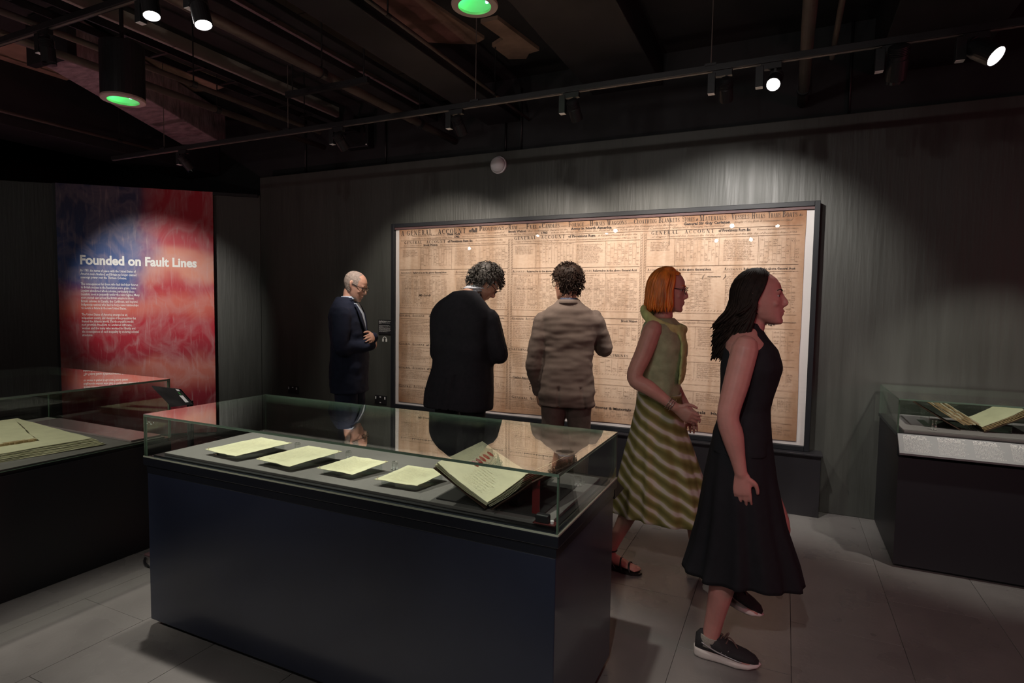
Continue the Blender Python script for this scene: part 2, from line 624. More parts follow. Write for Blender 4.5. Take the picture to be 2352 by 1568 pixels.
# slotted cross channel on rods
cc = thing('strut_channel', 'slotted steel cross channel hung on rods under the ducts', 'strut', (-2.9, 3.3, 3.1))
MB().box((-3.42, 3.28, 3.012), (-2.66, 3.31, 3.052)).build('channel', BLACKM, cc)
for k in range(9):
    MB().box((-3.38 + k * 0.075, 3.277, 3.027), (-3.34 + k * 0.075, 3.281, 3.037)).build('slot', BLACK, cc)
for x in (-3.36, -2.70):
    MB().cyl((x, 3.295, 3.05), (x, 3.295, 3.3 if x < -3 else 3.6), 0.005, n=8).build('hanger_rod', BLACKM, cc)
# conduits and speaker on the upper wall
for x, z0, z1, lb in ((-4.92, 2.9, 3.6, 'left of the square wall speaker'), (-3.82, 2.9, 3.4, 'right of the square wall speaker'), (-2.44, 2.9, 3.2, 'above the dome sounder'), (-2.28, 2.9, 3.5, 'right of the dome sounder'), (0.36, 2.9, 3.6, 'right of the upper right pipe')):
    o = MB().cyl((x, WY + 0.165, z0), (x, WY + 0.165, z1), 0.010, n=10).build('wall_conduit', BLACKM, smooth=True)
    tag(o, 'thin black upright conduit on the upper wall ' + lb, 'conduit')
sp = thing('wall_speaker', 'square black speaker on the upper wall left of the document', 'speaker', (-4.13, WY + 0.1, 3.26))
MB().box((-4.28, WY + 0.08, 3.12), (-3.98, WY + 0.18, 3.42)).build('cabinet', BLACK, sp, bevel=0.01)
MB().cyl((-4.13, WY + 0.06, 3.27), (-4.13, WY + 0.082, 3.27), 0.11, 0.12, n=28).build('cone_grille', BLACKM, sp)
for dx, dz in ((-.13, -.13), (.13, -.13), (-.13, .13), (.13, .13)):
    MB().cyl((-4.13 + dx, WY + 0.074, 3.27 + dz), (-4.13 + dx, WY + 0.082, 3.27 + dz), 0.008, n=10).build('screw', WHITEP, sp)

# ------------------------------------------------------------------ banner on the angled wall
def banner_mat():
    m, nt, N, L, P = nodes('flag_print')
    tc = N.new('ShaderNodeTexCoord')
    sx = N.new('ShaderNodeSeparateXYZ')
    L.new(tc.outputs['Object'], sx.inputs[0])

    def mth(op, a, b=None, c=None, clamp=False):
        n = N.new('ShaderNodeMath')
        n.operation = op
        n.use_clamp = clamp
        for i, x in enumerate((a, b, c)):
            if x is None:
                continue
            if isinstance(x, (int, float)):
                n.inputs[i].default_value = x
            else:
                L.new(x, n.inputs[i])
        return n.outputs[0]

    def smooth(v, lo, hi):
        n = N.new('ShaderNodeMapRange')
        n.interpolation_type = 'SMOOTHSTEP'
        n.inputs['From Min'].default_value = lo
        n.inputs['From Max'].default_value = hi
        L.new(v, n.inputs['Value'])
        return n.outputs['Result']

    def mixc(f, a, b):
        n = N.new('ShaderNodeMix')
        n.data_type = 'RGBA'
        if isinstance(f, (int, float)):
            n.inputs[0].default_value = f
        else:
            L.new(f, n.inputs[0])
        for i, x in ((6, a), (7, b)):
            if isinstance(x, tuple):
                n.inputs[i].default_value = (*x, 1)
            else:
                L.new(x, n.inputs[i])
        return n.outputs[2]

    def noise_tex(scale, detail, dist, st=(1, 1, 1)):
        mp = N.new('ShaderNodeMapping')
        mp.inputs['Scale'].default_value = st
        L.new(tc.outputs['Object'], mp.inputs[0])
        n = N.new('ShaderNodeTexNoise')
        n.inputs['Scale'].default_value = scale
        n.inputs['Detail'].default_value = detail
        n.inputs['Distortion'].default_value = dist
        L.new(mp.outputs[0], n.inputs[0])
        return n.outputs['Fac']
    x, z = sx.outputs['X'], sx.outputs['Z']           # x 0..1.49 along the banner, z 0..2.7
    big = noise_tex(1.6, 3, 0.4)
    wob = mth('MULTIPLY_ADD', big, 0.5, -0.25)
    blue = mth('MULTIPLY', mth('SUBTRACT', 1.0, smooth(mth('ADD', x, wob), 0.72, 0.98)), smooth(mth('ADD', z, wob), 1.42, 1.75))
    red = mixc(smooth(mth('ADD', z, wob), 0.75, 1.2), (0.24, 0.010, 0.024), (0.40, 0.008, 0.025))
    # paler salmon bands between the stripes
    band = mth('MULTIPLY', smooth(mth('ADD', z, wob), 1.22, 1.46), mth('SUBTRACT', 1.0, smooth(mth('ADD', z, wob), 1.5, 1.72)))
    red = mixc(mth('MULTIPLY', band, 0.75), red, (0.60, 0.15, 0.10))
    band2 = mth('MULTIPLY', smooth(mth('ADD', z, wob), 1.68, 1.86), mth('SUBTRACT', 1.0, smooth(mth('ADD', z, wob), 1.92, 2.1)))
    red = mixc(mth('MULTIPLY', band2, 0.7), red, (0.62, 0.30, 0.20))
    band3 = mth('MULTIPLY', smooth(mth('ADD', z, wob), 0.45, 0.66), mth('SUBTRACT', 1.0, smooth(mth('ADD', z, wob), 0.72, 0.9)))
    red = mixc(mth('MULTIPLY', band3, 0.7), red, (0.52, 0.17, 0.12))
    blu = mixc(smooth(z, 1.9, 2.6), (0.032, 0.075, 0.24), (0.040, 0.042, 0.105))  # unlit top put into the print: blue darkens to navy upwards
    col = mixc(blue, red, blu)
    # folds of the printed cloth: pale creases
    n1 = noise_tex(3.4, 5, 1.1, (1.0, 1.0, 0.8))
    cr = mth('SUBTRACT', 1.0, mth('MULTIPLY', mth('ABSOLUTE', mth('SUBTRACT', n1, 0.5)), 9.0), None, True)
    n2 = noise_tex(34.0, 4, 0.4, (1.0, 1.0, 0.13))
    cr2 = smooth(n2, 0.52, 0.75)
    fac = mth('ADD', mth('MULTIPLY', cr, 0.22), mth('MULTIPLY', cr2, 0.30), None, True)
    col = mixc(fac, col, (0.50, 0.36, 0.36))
    L.new(col, P.inputs['Base Color'])
    P.inputs['Roughness'].default_value = 0.55
    bp = N.new('ShaderNodeBump')
    bp.inputs['Strength'].default_value = 0.15
    bp.inputs['Distance'].default_value = 0.01
    L.new(n1, bp.inputs['Height'])
    L.new(bp.outputs['Normal'], P.inputs['Normal'])
    return m


BANW = 1.49
b_org = CORNER - WDIR * 1.97 + WNOR * 0.012
bang = math.atan2(WDIR.y, WDIR.x)
ban = thing('text_banner', 'tall red and blue flag-print banner headed Founded on Fault Lines', 'banner', b_org, bang)
# banner frame: local x along the wall, -y into the room, z up
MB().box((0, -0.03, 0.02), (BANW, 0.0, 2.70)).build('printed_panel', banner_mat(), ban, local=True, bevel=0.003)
MB().box((-0.03, -0.012, 0.0), (0.0, 0.006, 2.70)).build('edge_strip', BLACK, ban, local=True)
TX, TZ = Vector((1, 0, 0)), Vector((0, 0, 1))
hd = MB()
put_text(hd, 'Founded on Fault Lines', (0.205, -0.031, 1.868), TX, TZ, 0.092, 1.115, bold=0.036, res=4)
hd.build('heading_lettering', WHITET, ban, local=True, label='large white heading reading Founded on Fault Lines')
body = ['By 1783, the terms of peace with the United States of', 'America were finalised, and Britain no longer claimed', 'sovereign power over the Thirteen Colonies.', None,
        'The consequences for those who had tied their futures', 'to British success in the Revolution were grave. Some', 'Loyalists abandoned whole colonies, particularly those', 'Loyalists soon in jeopardy under the new regime. Many',
        'more moved east across the British empire to those', 'British colonies in Canada, the Caribbean, and beyond.', 'Indigenous nations who had to forge new relationships', 'to secure a future in the new United States.', None,
        'The United States of America emerged as an', 'independent country, and champion of the proposition that', 'framed the Atlantic world. Yet the republic would', 'not promise freedom to enslaved Africans,',
        'women and the many who worked for liberty and', 'the consequences of such inequality by enduring colonial', 'structures.']
wid = [.585, .59, .485, 0, .605, .585, .565, .62, .555, .6, .605, .475, 0, .48, .575, .545, .53, .565, .6, .11]
bt = MB()
zt = 1.79
for s, w in zip(body, wid):
    if s is None:
        bt.build('paragraph', WHITET, ban, local=True)
        bt = MB()
        zt -= 0.032
        continue
    put_text(bt, s, (0.205, -0.031, zt), TX, TZ, 0.025, w * .885, bold=0.014, res=1)
    zt -= 0.0365
bt.build('paragraph', WHITET, ban, local=True)

# ------------------------------------------------------------------ the framed document
FXL, FXR, FZ0, FZ1, FYF = -3.555, 0.195, 0.462, 2.282, 4.745
doc = thing('framed_document', 'huge black framed eighteenth-century account sheet covered in ruled tables', 'framed document', ((FXL + FXR) / 2, WY - 0.05, FZ0))
FRM = mat('black_frame_lacquer', (0.010, 0.011, 0.014), 0.5, spec=.3)
MATB = mat('white_mount_board', (0.62, 0.58, 0.57), 0.7)
fw = 0.036
for lo, hi in (((FXL, FYF, FZ0), (FXL + fw, WY - .002, FZ1)), ((FXR - fw, FYF, FZ0), (FXR, WY - .002, FZ1)), ((FXL + fw, FYF, FZ0), (FXR - fw, WY - .002, FZ0 + fw)), ((FXL + fw, FYF, FZ1 - fw), (FXR - fw, WY - .002, FZ1))):
    MB().box(lo, hi).build('frame_rail', FRM, doc, bevel=0.003)
GAP_SHADE = mat('painted_gap_shade', (0.10, 0.05, 0.05), 0.6)  # maroon strip painted in for the shaded gap below the top rail
MB().box((FXL + fw, FYF + 0.012, FZ1 - fw - 0.02), (FXR - fw, WY - 0.03, FZ1 - fw)).build('top_gap_shade', GAP_SHADE, doc)
MB().box((FXL + fw, 4.778, FZ0 + fw), (FXR - fw, 4.80, FZ1 - fw)).build('mount_board', MATB, doc)
SX0, SX1, SZ0, SZ1, SY = -3.475, 0.105, 0.525, 2.222, 4.772


def paper_mat():
    m, nt, N, L, P = nodes('aged_account_paper')
    tc = N.new('ShaderNodeTexCoord')
    gm = N.new('ShaderNodeNewGeometry')
    sx = N.new('ShaderNodeSeparateXYZ')
    L.new(gm.outputs['Position'], sx.inputs[0])

    def nz(scale, det, st=(1, 1, 1), dist=0.0):
        mp = N.new('ShaderNodeMapping')
        mp.inputs['Scale'].default_value = st
        L.new(gm.outputs['Position'], mp.inputs[0])
        n = N.new('ShaderNodeTexNoise')
        n.inputs['Scale'].default_value = scale
        n.inputs['Detail'].default_value = det
        n.inputs['Distortion'].default_value = dist
        L.new(mp.outputs[0], n.inputs[0])
        return n.outputs['Fac']

    def ramp(f, p0, c0, p1, c1):
        r = N.new('ShaderNodeValToRGB')
        r.color_ramp.elements[0].position = p0
        r.color_ramp.elements[1].position = p1
        r.color_ramp.elements[0].color = (*c0, 1)
        r.color_ramp.elements[1].color = (*c1, 1)
        L.new(f, r.inputs[0])
        return r.outputs[0]

    def mul(a, b, f=1.0):
        n = N.new('ShaderNodeMix')
        n.data_type = 'RGBA'
        n.blend_type = 'MULTIPLY'
        n.inputs[0].default_value = f
        L.new(a, n.inputs[6])
        L.new(b, n.inputs[7])
        return n.outputs[2]
    base = ramp(nz(1.3, 4), 0.3, (0.52, 0.375, 0.27), 0.7, (0.64, 0.485, 0.365))
    col = mul(base, ramp(nz(2.5, 8, (2.5, 1, 0.35), 0.8), 0.34, (0.72, 0.62, 0.52), 0.55, (1, 1, 1)), 0.8)
    col = mul(col, ramp(nz(38, 4, (1, 1, 2)), 0.25, (0.84, 0.80, 0.76), 0.6, (1, 1, 1)), 0.6)
    # brown staining at the sheet's edges

    def edge(v, a, b):
        n = N.new('ShaderNodeMapRange')
        n.interpolation_type = 'SMOOTHSTEP'
        n.inputs['From Min'].default_value = a
        n.inputs['From Max'].default_value = b
        ad = N.new('ShaderNodeMath')
        ad.operation = 'MULTIPLY_ADD'
        L.new(nz(3.0, 5), ad.inputs[0])
        ad.inputs[1].default_value = 0.35
        L.new(v, ad.inputs[2])
        L.new(ad.outputs[0], n.inputs[0])
        return n.outputs[0]
    for v, a, b in ((sx.outputs['X'], 0.34, 0.10), (sx.outputs['X'], -3.36, -3.12), (sx.outputs['Z'], 0.62, 0.98), (sx.outputs['Z'], 2.42, 2.3)):
        col = mul(col, ramp(edge(v, a, b), 0.0, (0.60, 0.44, 0.32), 1.0, (1, 1, 1)), 0.85)
    L.new(col, P.inputs['Base Color'])
    P.inputs['Roughness'].default_value = 0.75
    bp = N.new('ShaderNodeBump')
    bp.inputs['Strength'].default_value = 0.35
    bp.inputs['Distance'].default_value = 0.02
    L.new(nz(3.2, 5, (1.6, 1, 1), 0.6), bp.inputs['Height'])
    L.new(bp.outputs['Normal'], P.inputs['Normal'])
    return m


# sheet: slightly cockled paper, a grid with ragged edges
rng = random.Random(4)
sh = MB()
nx, nzv = 90, 44
gv = []
for j in range(nzv + 1):
    for i in range(nx + 1):
        u, v = i / nx, j / nzv
        x, z = SX0 + (SX1 - SX0) * u, SZ0 + (SZ1 - SZ0) * v
        e = 0.006 * noise.noise((x * 3, z * 3, 3.1))
        if i in (0, nx):
            x += e
        if j in (0, nzv):
            z += e
        gv.append((x, SY + 0.0022 * noise.noise((x * 2.4, z * 1.7, 0)), z))
sh.add(gv, [(j * (nx + 1) + i, j * (nx + 1) + i + 1, (j + 1) * (nx + 1) + i + 1, (j + 1) * (nx + 1) + i) for j in range(nzv) for i in range(nx)])
sheet = sh.build('paper_sheet', paper_mat(), doc, smooth=True)

# lettering: own high-contrast roman capitals
def caps_glyph(ch):
    T, H = 0.17, 0.05
    q = []

    def V(x, y0=0.0, y1=1.0, w=T, s0=True, s1=True):
        q.append([(x, y0), (x + w, y0), (x + w, y1), (x, y1)])
        if s0:
            q.append([(x - .09, y0), (x + w + .09, y0), (x + w + .09, y0 + H), (x - .09, y0 + H)])
        if s1:
            q.append([(x - .09, y1 - H), (x + w + .09, y1 - H), (x + w + .09, y1), (x - .09, y1)])

    def Hh(x0, x1, y):
        q.append([(x0, y), (x1, y), (x1, y + H), (x0, y + H)])

    def D(x0, y0, x1, y1, w):
        q.append([(x0, y0), (x0 + w, y0), (x1 + w, y1), (x1, y1)])

    def A(cx, cy, rx, ry, a0, a1, k=T):
        n = max(4, int(abs(a1 - a0) / 24))
        pr = None
        for i in range(n + 1):
            a = math.radians(a0 + (a1 - a0) * i / n)
            w = H + (k - H) * abs(math.cos(a)) ** 1.5
            c, s = math.cos(a), math.sin(a)
            o, p = (cx + rx * c, cy + ry * s), (cx + (rx - w) * c, cy + (ry - min(w, .06)) * s)
            if pr:
                q.append([pr[1], p, o, pr[0]] if a1 > a0 else [pr[0], o, p, pr[1]])
            pr = (o, p)
    w = .8
    if ch == 'A':
        D(.02, 0, .33, 1, H); D(.55, 0, .28, 1, T); Hh(.15, .55, .32); Hh(-.07, .16, 0); Hh(.47, .80, 0)
    elif ch == 'B':
        V(.08, s0=False, s1=False); Hh(0, .35, 0); Hh(0, .35, .95); Hh(.1, .38, .5); A(.33, .76, .30, .24, -90, 90); A(.36, .27, .34, .27, -90, 90)
    elif ch == 'C':
        A(.45, .5, .42, .5, 42, 318); D(.74, .70, .74, .97, H); w = .84
    elif ch == 'D':
        V(.08, s0=False, s1=False); Hh(0, .35, 0); Hh(0, .35, .95); A(.33, .5, .47, .5, -90, 90); w = .88
    elif ch in 'EF':
        V(.08, s1=False, s0=ch == 'F'); Hh(0, .66, .95); D(.62, .74, .62, .97, H); Hh(.2, .5, .5); D(.48, .38, .48, .66, H)
        if ch == 'E':
            Hh(0, .70, 0); D(.65, .02, .65, .26, H)
        w = .76
    elif ch == 'G':
        A(.45, .5, .42, .5, 42, 318); D(.74, .70, .74, .97, H); V(.60, .05, .44, T, False); w = .9
    elif ch == 'H':
        V(.08); V(.62); Hh(.2, .65, .5); w = .98
    elif ch == 'I':
        V(.10); w = .48
    elif ch == 'K':
        V(.08); D(.2, .42, .58, .97, H); D(.55, 0, .3, .6, T); Hh(.45, .66, .95); Hh(.48, .82, 0); w = .86
    elif ch == 'L':
        V(.08); Hh(0, .64, 0); D(.59, .02, .59, .28, H); w = .72
    elif ch == 'M':
        V(.08, w=H); D(.42, 0, .10, 1, T); D(.46, 0, .74, 1, H); V(.78); w = 1.16
    elif ch == 'N':
        V(.08, w=H); D(.6, 0, .06, 1, T); V(.70, w=H); w = .94
    elif ch == 'O':
        A(.44, .5, .42, .5, 0, 360); w = .9
    elif ch == 'P':
        V(.08, s1=False); Hh(0, .35, .95); Hh(.2, .36, .42); A(.33, .71, .33, .29, -90, 90); w = .74
    elif ch == 'R':
        V(.08, s1=False); Hh(0, .35, .95); Hh(.2, .36, .46); A(.33, .73, .32, .27, -90, 90); D(.56, 0, .36, .48, T); Hh(.5, .8, 0); w = .84
    elif ch == 'S':
        A(.34, .74, .27, .26, 50, 250, .13); A(.34, .26, .29, .26, 70, -130, .13); D(.25, .55, .15, .64, T * 1.5); D(.56, .70, .56, .97, H); D(.05, .03, .05, .3, H); w = .68
    elif ch == 'T':
        V(.28, s1=False); Hh(.0, .74, .95); D(0, .72, 0, .97, H); D(.69, .72, .69, .97, H); w = .8
    elif ch == 'U':
        V(.08, .28, 1, T, False); A(.385, .30, .305, .30, 180, 360); V(.65, .28, 1, H, False); w = .88
    elif ch == 'V':
        D(.3, 0, .04, 1, T); D(.34, 0, .64, 1, H); Hh(-.06, .3, .95); Hh(.54, .8, .95); w = .8
    elif ch == 'W':
        D(.26, 0, .04, 1, T); D(.30, 0, .5, 1, H); D(.66, 0, .46, 1, T); D(.7, 0, .94, 1, H); Hh(-.06, .3, .95); Hh(.84, 1.1, .95); w = 1.1
    elif ch == 'Y':
        V(.3, 0, .48, T, True, False); D(.32, .45, .04, 1, T); D(.4, .45, .66, 1, H); Hh(-.06, .3, .95); Hh(.56, .82, .95); w = .8
    elif ch in '-':
        Hh(0, 1.0, .3); w = 1.1
    elif ch == '&':
        A(.34, .72, .2, .26, 0, 360, .12); A(.32, .28, .32, .28, 60, 340, .14); D(.6, 0, .2, .6, T); w = .85
    else:
        w = .45
    return q, w


GC = {}


def serif(mb, s, x0, x1, z, h, small=0.74, y=None, track=0.10):
    """small-caps line: the first letter of each word is taller"""
    y = SY - 0.0045 if y is None else y
    items, x, first = [], 0.0, True
    for ch in s:
        if ch == ' ':
            x += .5
            first = True
            continue
        if ch == '|':                     # keep the next letter tall
            first = True
            continue
        if ch not in GC:
            GC[ch] = caps_glyph(ch)
        g, w = GC[ch]
        k = 1.0 if first else small
        items.append((g, x, k))
        x += (w + track) * k
        first = False
    kx = (x1 - x0) / max(x, .01)
    for g, gx, k in items:
        for poly in g:
            n = len(poly)
            mb.add([(x0 + (gx + a * k) * kx, y, z + b * h * k) for a, b in poly], [tuple(range(n))])


hl, sp_, rl, fd = MB(), MB(), MB(), MB()
YI = SY - 0.0045
X_, Z_ = Vector((1, 0, 0)), Vector((0, 0, 1))


def low(s, x0, x1, z, h, bold=0.02, shear=0.0, mb=None):
    put_text(hl if mb is None else mb, s, (x0, YI, z), X_, Z_, h, x1 - x0, bold, shear, 1)


def hrule(x0, x1, z, w=0.003):
    rl.add([(x0, YI, z), (x1, YI, z), (x1, YI, z + w), (x0, YI, z + w)], [(0, 1, 2, 3)])


def vrule(x, z0, z1, w=0.003):
    rl.add([(x, YI, z0), (x + w, YI, z0), (x + w, YI, z1), (x, YI, z1)], [(0, 1, 2, 3)])


def rope(x, z0, z1, w=0.014):
    vrule(x, z0, z1, 0.002)
    vrule(x + w, z0, z1, 0.002)
    n = int((z1 - z0) / 0.022)
    for k in range(n):
        z = z0 + (z1 - z0) * k / n
        rl.add([(x, YI, z), (x + .002, YI, z - .001), (x + w, YI, z + .012), (x + w - .002, YI, z + .014)], [(0, 1, 2, 3)])


def ropeh(x0, x1, z, w=0.012):
    n = int((x1 - x0) / 0.024)
    for k in range(n):
        x = x0 + (x1 - x0) * k / n
        rl.add([(x, YI, z), (x + .003, YI, z), (x + .014, YI, z + w), (x + .011, YI, z + w)], [(0, 1, 2, 3)])


# title
serif(hl, 'A |G|E|N|E|R|A|L   |A|C|C|O|U|N|T', -3.446, -2.712, 2.166, 0.046, 1.0, track=0.22)
low('ofall', -2.692, -2.604, 2.170, 0.036, 0.03)
for s, a, b in (('PROVISIONS', -2.579, -2.325), ('RUM', -2.282, -2.19), ('FUEL', -2.107, -1.999), ('CANDLES', -1.96, -1.792), ('FORAGE', -1.713, -1.572), ('HORSES', -1.523, -1.391), ('WAGGONS', -1.375, -1.207), ('CLOATHING', -1.15, -.965), ('BLANKETS', -.95, -.785), ('STORES', -.767, -.672), ('MATERIALS', -.635, -.437), ('VESSELS', -.403, -.275), ('HULKS', -.258, -.166), ('TRAMS', -.148, -.06), ('BOATS', -.05, .05)):
    serif(hl, s, a, b, 2.179, 0.042)
for a, b in ((-2.185, -2.115), (-1.785, -1.72), (-1.566, -1.53), (-1.2, -1.155)):
    hrule(a, b, 2.186, 0.0035)
for s, a, b in (('of', -2.318, -2.292), ('&', -1.99, -1.968), ('&', -.665, -.645), ('&c', .06, .085)):
    low(s, a, b, 2.182, 0.018, 0.0, 0.3)
for s, a, b, bo, sh_ in (('Issued & Expended &c in the District of', -3.32, -2.95, .0, .45), ('New York', -2.919, -2.781, .03, 0), ('Under the Direction and Comptroll of', -2.74, -2.32, .0, .45), ('Brook Watson', -2.282, -2.11, .03, 0), ('Esq. Commissary General to the', -2.09, -1.72, 0, .45), ('Army in North America', -1.692, -1.334, .03, 0), ('serving under the Command of his Excellency', -1.30, -.80, 0, .45), ('General Sir Guy Carleton', -.756, -.412, .03, 0), ('Knight of the Bath & Commander in Chief', -.38, .02, 0, .45)):
    low(s, a, b, 2.151, 0.020 if bo else 0.016, bo, sh_, hl if bo else fd)
low('Commencing on the twenty seventh Day of May, Anno', -3.33, -2.87, 2.125, .016, 0, .45, fd)
low('1782', -2.845, -2.79, 2.126, .018, .03)
low('when he took charge of the Commissariat and Ending on the fifth Day of December, Anno', -2.76, -1.98, 2.127, .016, 0, .45, fd)
low('1783', -1.965, -1.905, 2.128, .018, .03)
low('when the Army sailed from the Port of New York and the said Commissary General s Charge terminated', -1.87, -.45, 2.129, .016, 0, .45, fd)
hrule(SX0 + .02, SX1 - .02, 2.115, .003)
# three columns
C1, C2, C3 = (-3.46, -2.285), (-2.245, -1.095), (-1.04, 0.07)
for x in (-2.283, -1.090):
    rope(x, .56, 2.10)
    rope(x + .030, .56, 2.10)
serif(hl, '|G|E|N|E|R|A|L   |A|C|C|O|U|N|T', -3.41, -2.935, 2.082, .028, 1.0, track=.3)
low('of Provisions Rum &c', -2.918, -2.651, 2.083, .023, .025)
low('Received and Issued in the', -2.62, -2.34, 2.085, .015, 0, .45, fd)
low('District of New York by', -3.42, -3.21, 2.06, .014, 0, .45, fd)
low('Brook Watson', -3.187, -3.03, 2.058, .019, .025)
low('Esq. Commissary General between 27th May and the 30th of December, Anno 1782', -3.0, -2.31, 2.06, .014, 0, .45, fd)
serif(hl, '|G|E|N|E|R|A|L   |A|C|C|O|U|N|T', -2.224, -1.735, 2.085, .028, 1.0, track=.3)
low('of Provisions Rum', -1.714, -1.475, 2.087, .023, .025)
low('& Received Issued & under the', -1.45, -1.12, 2.089, .015, 0, .45, fd)
low('Charge of Gregory Townsend Esq. having charge of the Provision Department between the 31st of December 1782 and 1783', -2.22, -1.12, 2.062, .014, 0, .45, fd)
serif(hl, '|G|E|N|E|R|A|L   |A|C|C|O|U|N|T', -1.006, -.515, 2.086, .028, 1.0, track=.3)
low('of Provisions Rum &c', -.494, -.265, 2.088, .023, .025)
low('Received and Issued under the charge', -.22, .06, 2.09, .014, 0, .45, fd)
low('of Gregory Townsend Esq. between the 1st day of November and the fifth day of December Anno 1783', -1.0, .05, 2.062, .014, 0, .45, fd)


def lines(x0, x1, z0, z1, dz, h, fill=(.75, 1.0), mb=None):
    z = z1
    while z > z0:
        scribble(mb or sp_, (x0, YI, z), X_, Z_, x1 - x0, h, rng, fill=rng.uniform(*fill))
        z -= dz


def figures(x0, x1, z0, z1, cols, rows, dens=.6):
    for c in range(cols):
        xa = x0 + (x1 - x0) * (c + .15) / cols
        wc = (x1 - x0) / cols * .6
        vr = x0 + (x1 - x0) * c / cols
        fd_rule(vr, z0, z1)
        for r in range(rows):
            if rng.random() < dens:
                scribble(sp_, (xa, YI, z1 - (z1 - z0) * (r + 1) / rows), X_, Z_, wc, .009, rng)


def fd_rule(x, z0, z1):
    fd.add([(x, YI, z0), (x + .0012, YI, z0), (x + .0012, YI, z1), (x, YI, z1)], [(0, 1, 2, 3)])


for c0, c1 in (C1, C2, C3):
    w = c1 - c0
    hrule(c0, c1, 2.048, .0025)
    hrule(c0, c1, 1.832, .003)
    for f in (.2, .5, .75):
        vrule(c0 + w * f, 1.832, 2.048, .0022)
    scribble(sp_, (c0 + w * .21, YI, 2.034), X_, Z_, w * .28, .009, rng)
    lines(c0 + .03, c0 + w * .18, 1.95, 2.02, .0125, .0085)
    figures(c0 + w * .21, c0 + w * .5, 1.87, 2.03, 12, 12, .3)
    lines(c0 + w * .53, c0 + w * .73, 1.86, 2.02, .0125, .0085)
    figures(c0 + w * .76, c1, 1.85, 2.03, 9, 12, .45)
    # accounts referred to
    for x0, x1 in ((c0, c0 + w * .47), (c0 + w * .53, c1)):
        serif(hl, 'ACCOUNTS', x0 + .01, x0 + .14, 1.795, .02)
        low('Referred to in the above General Acct', x0 + .15, x1 - .02, 1.796, .0165, .02)
        ww = x1 - x0
        hrule(x0, x1, 1.782, .0022)
        vrule(x0 + ww * .48, 1.50, 1.782, .0022)
        low('(Account & c)', x0 + ww * .12, x0 + ww * .38, 1.762, .012, 0, .45, fd)
        low('Account', x0 + ww * .66, x0 + ww * .84, 1.762, .012, 0, .45, fd)
        lines(x0 + .02, x0 + ww * .28, 1.50, 1.745, .0135, .0085)
        figures(x0 + ww * .30, x0 + ww * .47, 1.50, 1.745, 4, 18, .6)
        figures(x0 + ww * .50, x1 - .01, 1.50, 1.745, 8, 18, .65)
        low('No Account', x0 + ww * .1, x0 + ww * .4, 1.645, .014, 0.0, .45, fd)
    ropeh(c0, c1, 1.478)
    hrule(c0, c1, 1.462, .002)
    hrule(c0, c1, 1.405, .002)
    # four lower accounts
    for zt, zb in ((1.372, 1.17), (1.093, .92), (.862, .73), (.668, .555)):
        hrule(c0, c1, zt - .016, .0022)
        hrule(c0, c1, zt + .035, .0016)
        ropeh(c0, c1, zb + .012, .009)
        k = (zt - .03 - zb - .03)
        lines(c0 + .02, c0 + w * .34, zb + .03, zt - .035, .0145, .0085, (.6, 1))
        lines(c0 + w * .38, c0 + w * .64, zb + .03, zt - .035, .0145, .0085, (.3, 1))
        figures(c0 + w * .68, c1, zb + .03, zt - .03, 7, max(3, int(k / .0145)), .5)
        vrule(c0 + w * .36, zb + .02, zt - .016, .0016)
        vrule(c0 + w * .66, zb + .02, zt - .016, .0016)
serif(hl, 'GENERAL ACCOUNT', -3.469, -3.17, 1.376, .023)
low('for Candles &c', -3.12, -2.95, 1.376, .018, .02)
low('in Tenths', -2.42, -2.31, 1.376, .015, 0, .45)
serif(hl, 'GENERAL ACCOUNT', -2.235, -1.975, 1.374, .022)
low('of Fuel & Candles', -1.96, -1.72, 1.375, .018, .02)
low('Brook Watson', -1.233, -1.10, 1.378, .019, .025)
serif(hl, 'ACCOUNT', -1.02, -.915, 1.382, .02)
low('of Forage', -.902, -.80, 1.384, .02, .025)
low('Gregory Townsend', -.74, -.50, 1.382, .015, 0, .45, fd)
low('Forage', -.17, -.07, 1.384, .02, .025)
serif(hl, 'GENERAL ACCOUNT', -3.468, -3.17, 1.096, .023)
low('of Cloathing Blankets', -3.15, -2.85, 1.097, .018, .02)
serif(hl, 'CLOATHING - BLANKETS', -2.295, -1.80, 1.098, .025)
serif(hl, 'BY APPOINTMENTS', -1.50, -1.165, 1.089, .025)
low('of Waggons', -.19, -.05, 1.109, .02, .025)
serif(hl, 'GENERAL ACCOUNT', -3.472, -3.16, .862, .024)
low('of Horses Waggons', -3.14, -2.86, .864, .019, .02)
low('Civiles Appointments, Stores and', -2.22, -1.80, .846, .018, .02)
low('Waggons', -.165, -.06, .901, .02, .025)
serif(hl, 'GENERAL ACCOUNT', -3.471, -3.13, .675, .026)
low('of Vessels', -3.11, -2.95, .677, .02, .02)
serif(hl, 'GENERAL ACCOUNT', -2.226, -1.88, .662, .025)
low('of Vessels   Hulks', -.72, -.40, .672, .021, .025)
low('Stores & Materials', -1.44, -1.13, .64, .018, .02)
low('My Lords', -3.238, -3.10, 1.577, .02, .01, .45)
low('(  ~~~~  )', -.60, -.43, 1.735, .03, .005, .4)
hl.build('heading_lettering', INK, sheet)
fd.build('script_lettering', INKF, sheet)
sp_.build('small_print', INKF, sheet)['kind'] = 'stuff'
rl.build('ruled_lines', INKF, sheet)
MB().box((FXL + fw, 4.752, FZ0 + fw), (FXR - fw, 4.756, FZ1 - fw)).build('glazing_pane', GLAZE, doc)
# fold line of the mount joint
MB().box((-.865, 4.7655, 2.0), (-.861, 4.7665, 2.225)).build('paper_crease', INKF, doc)

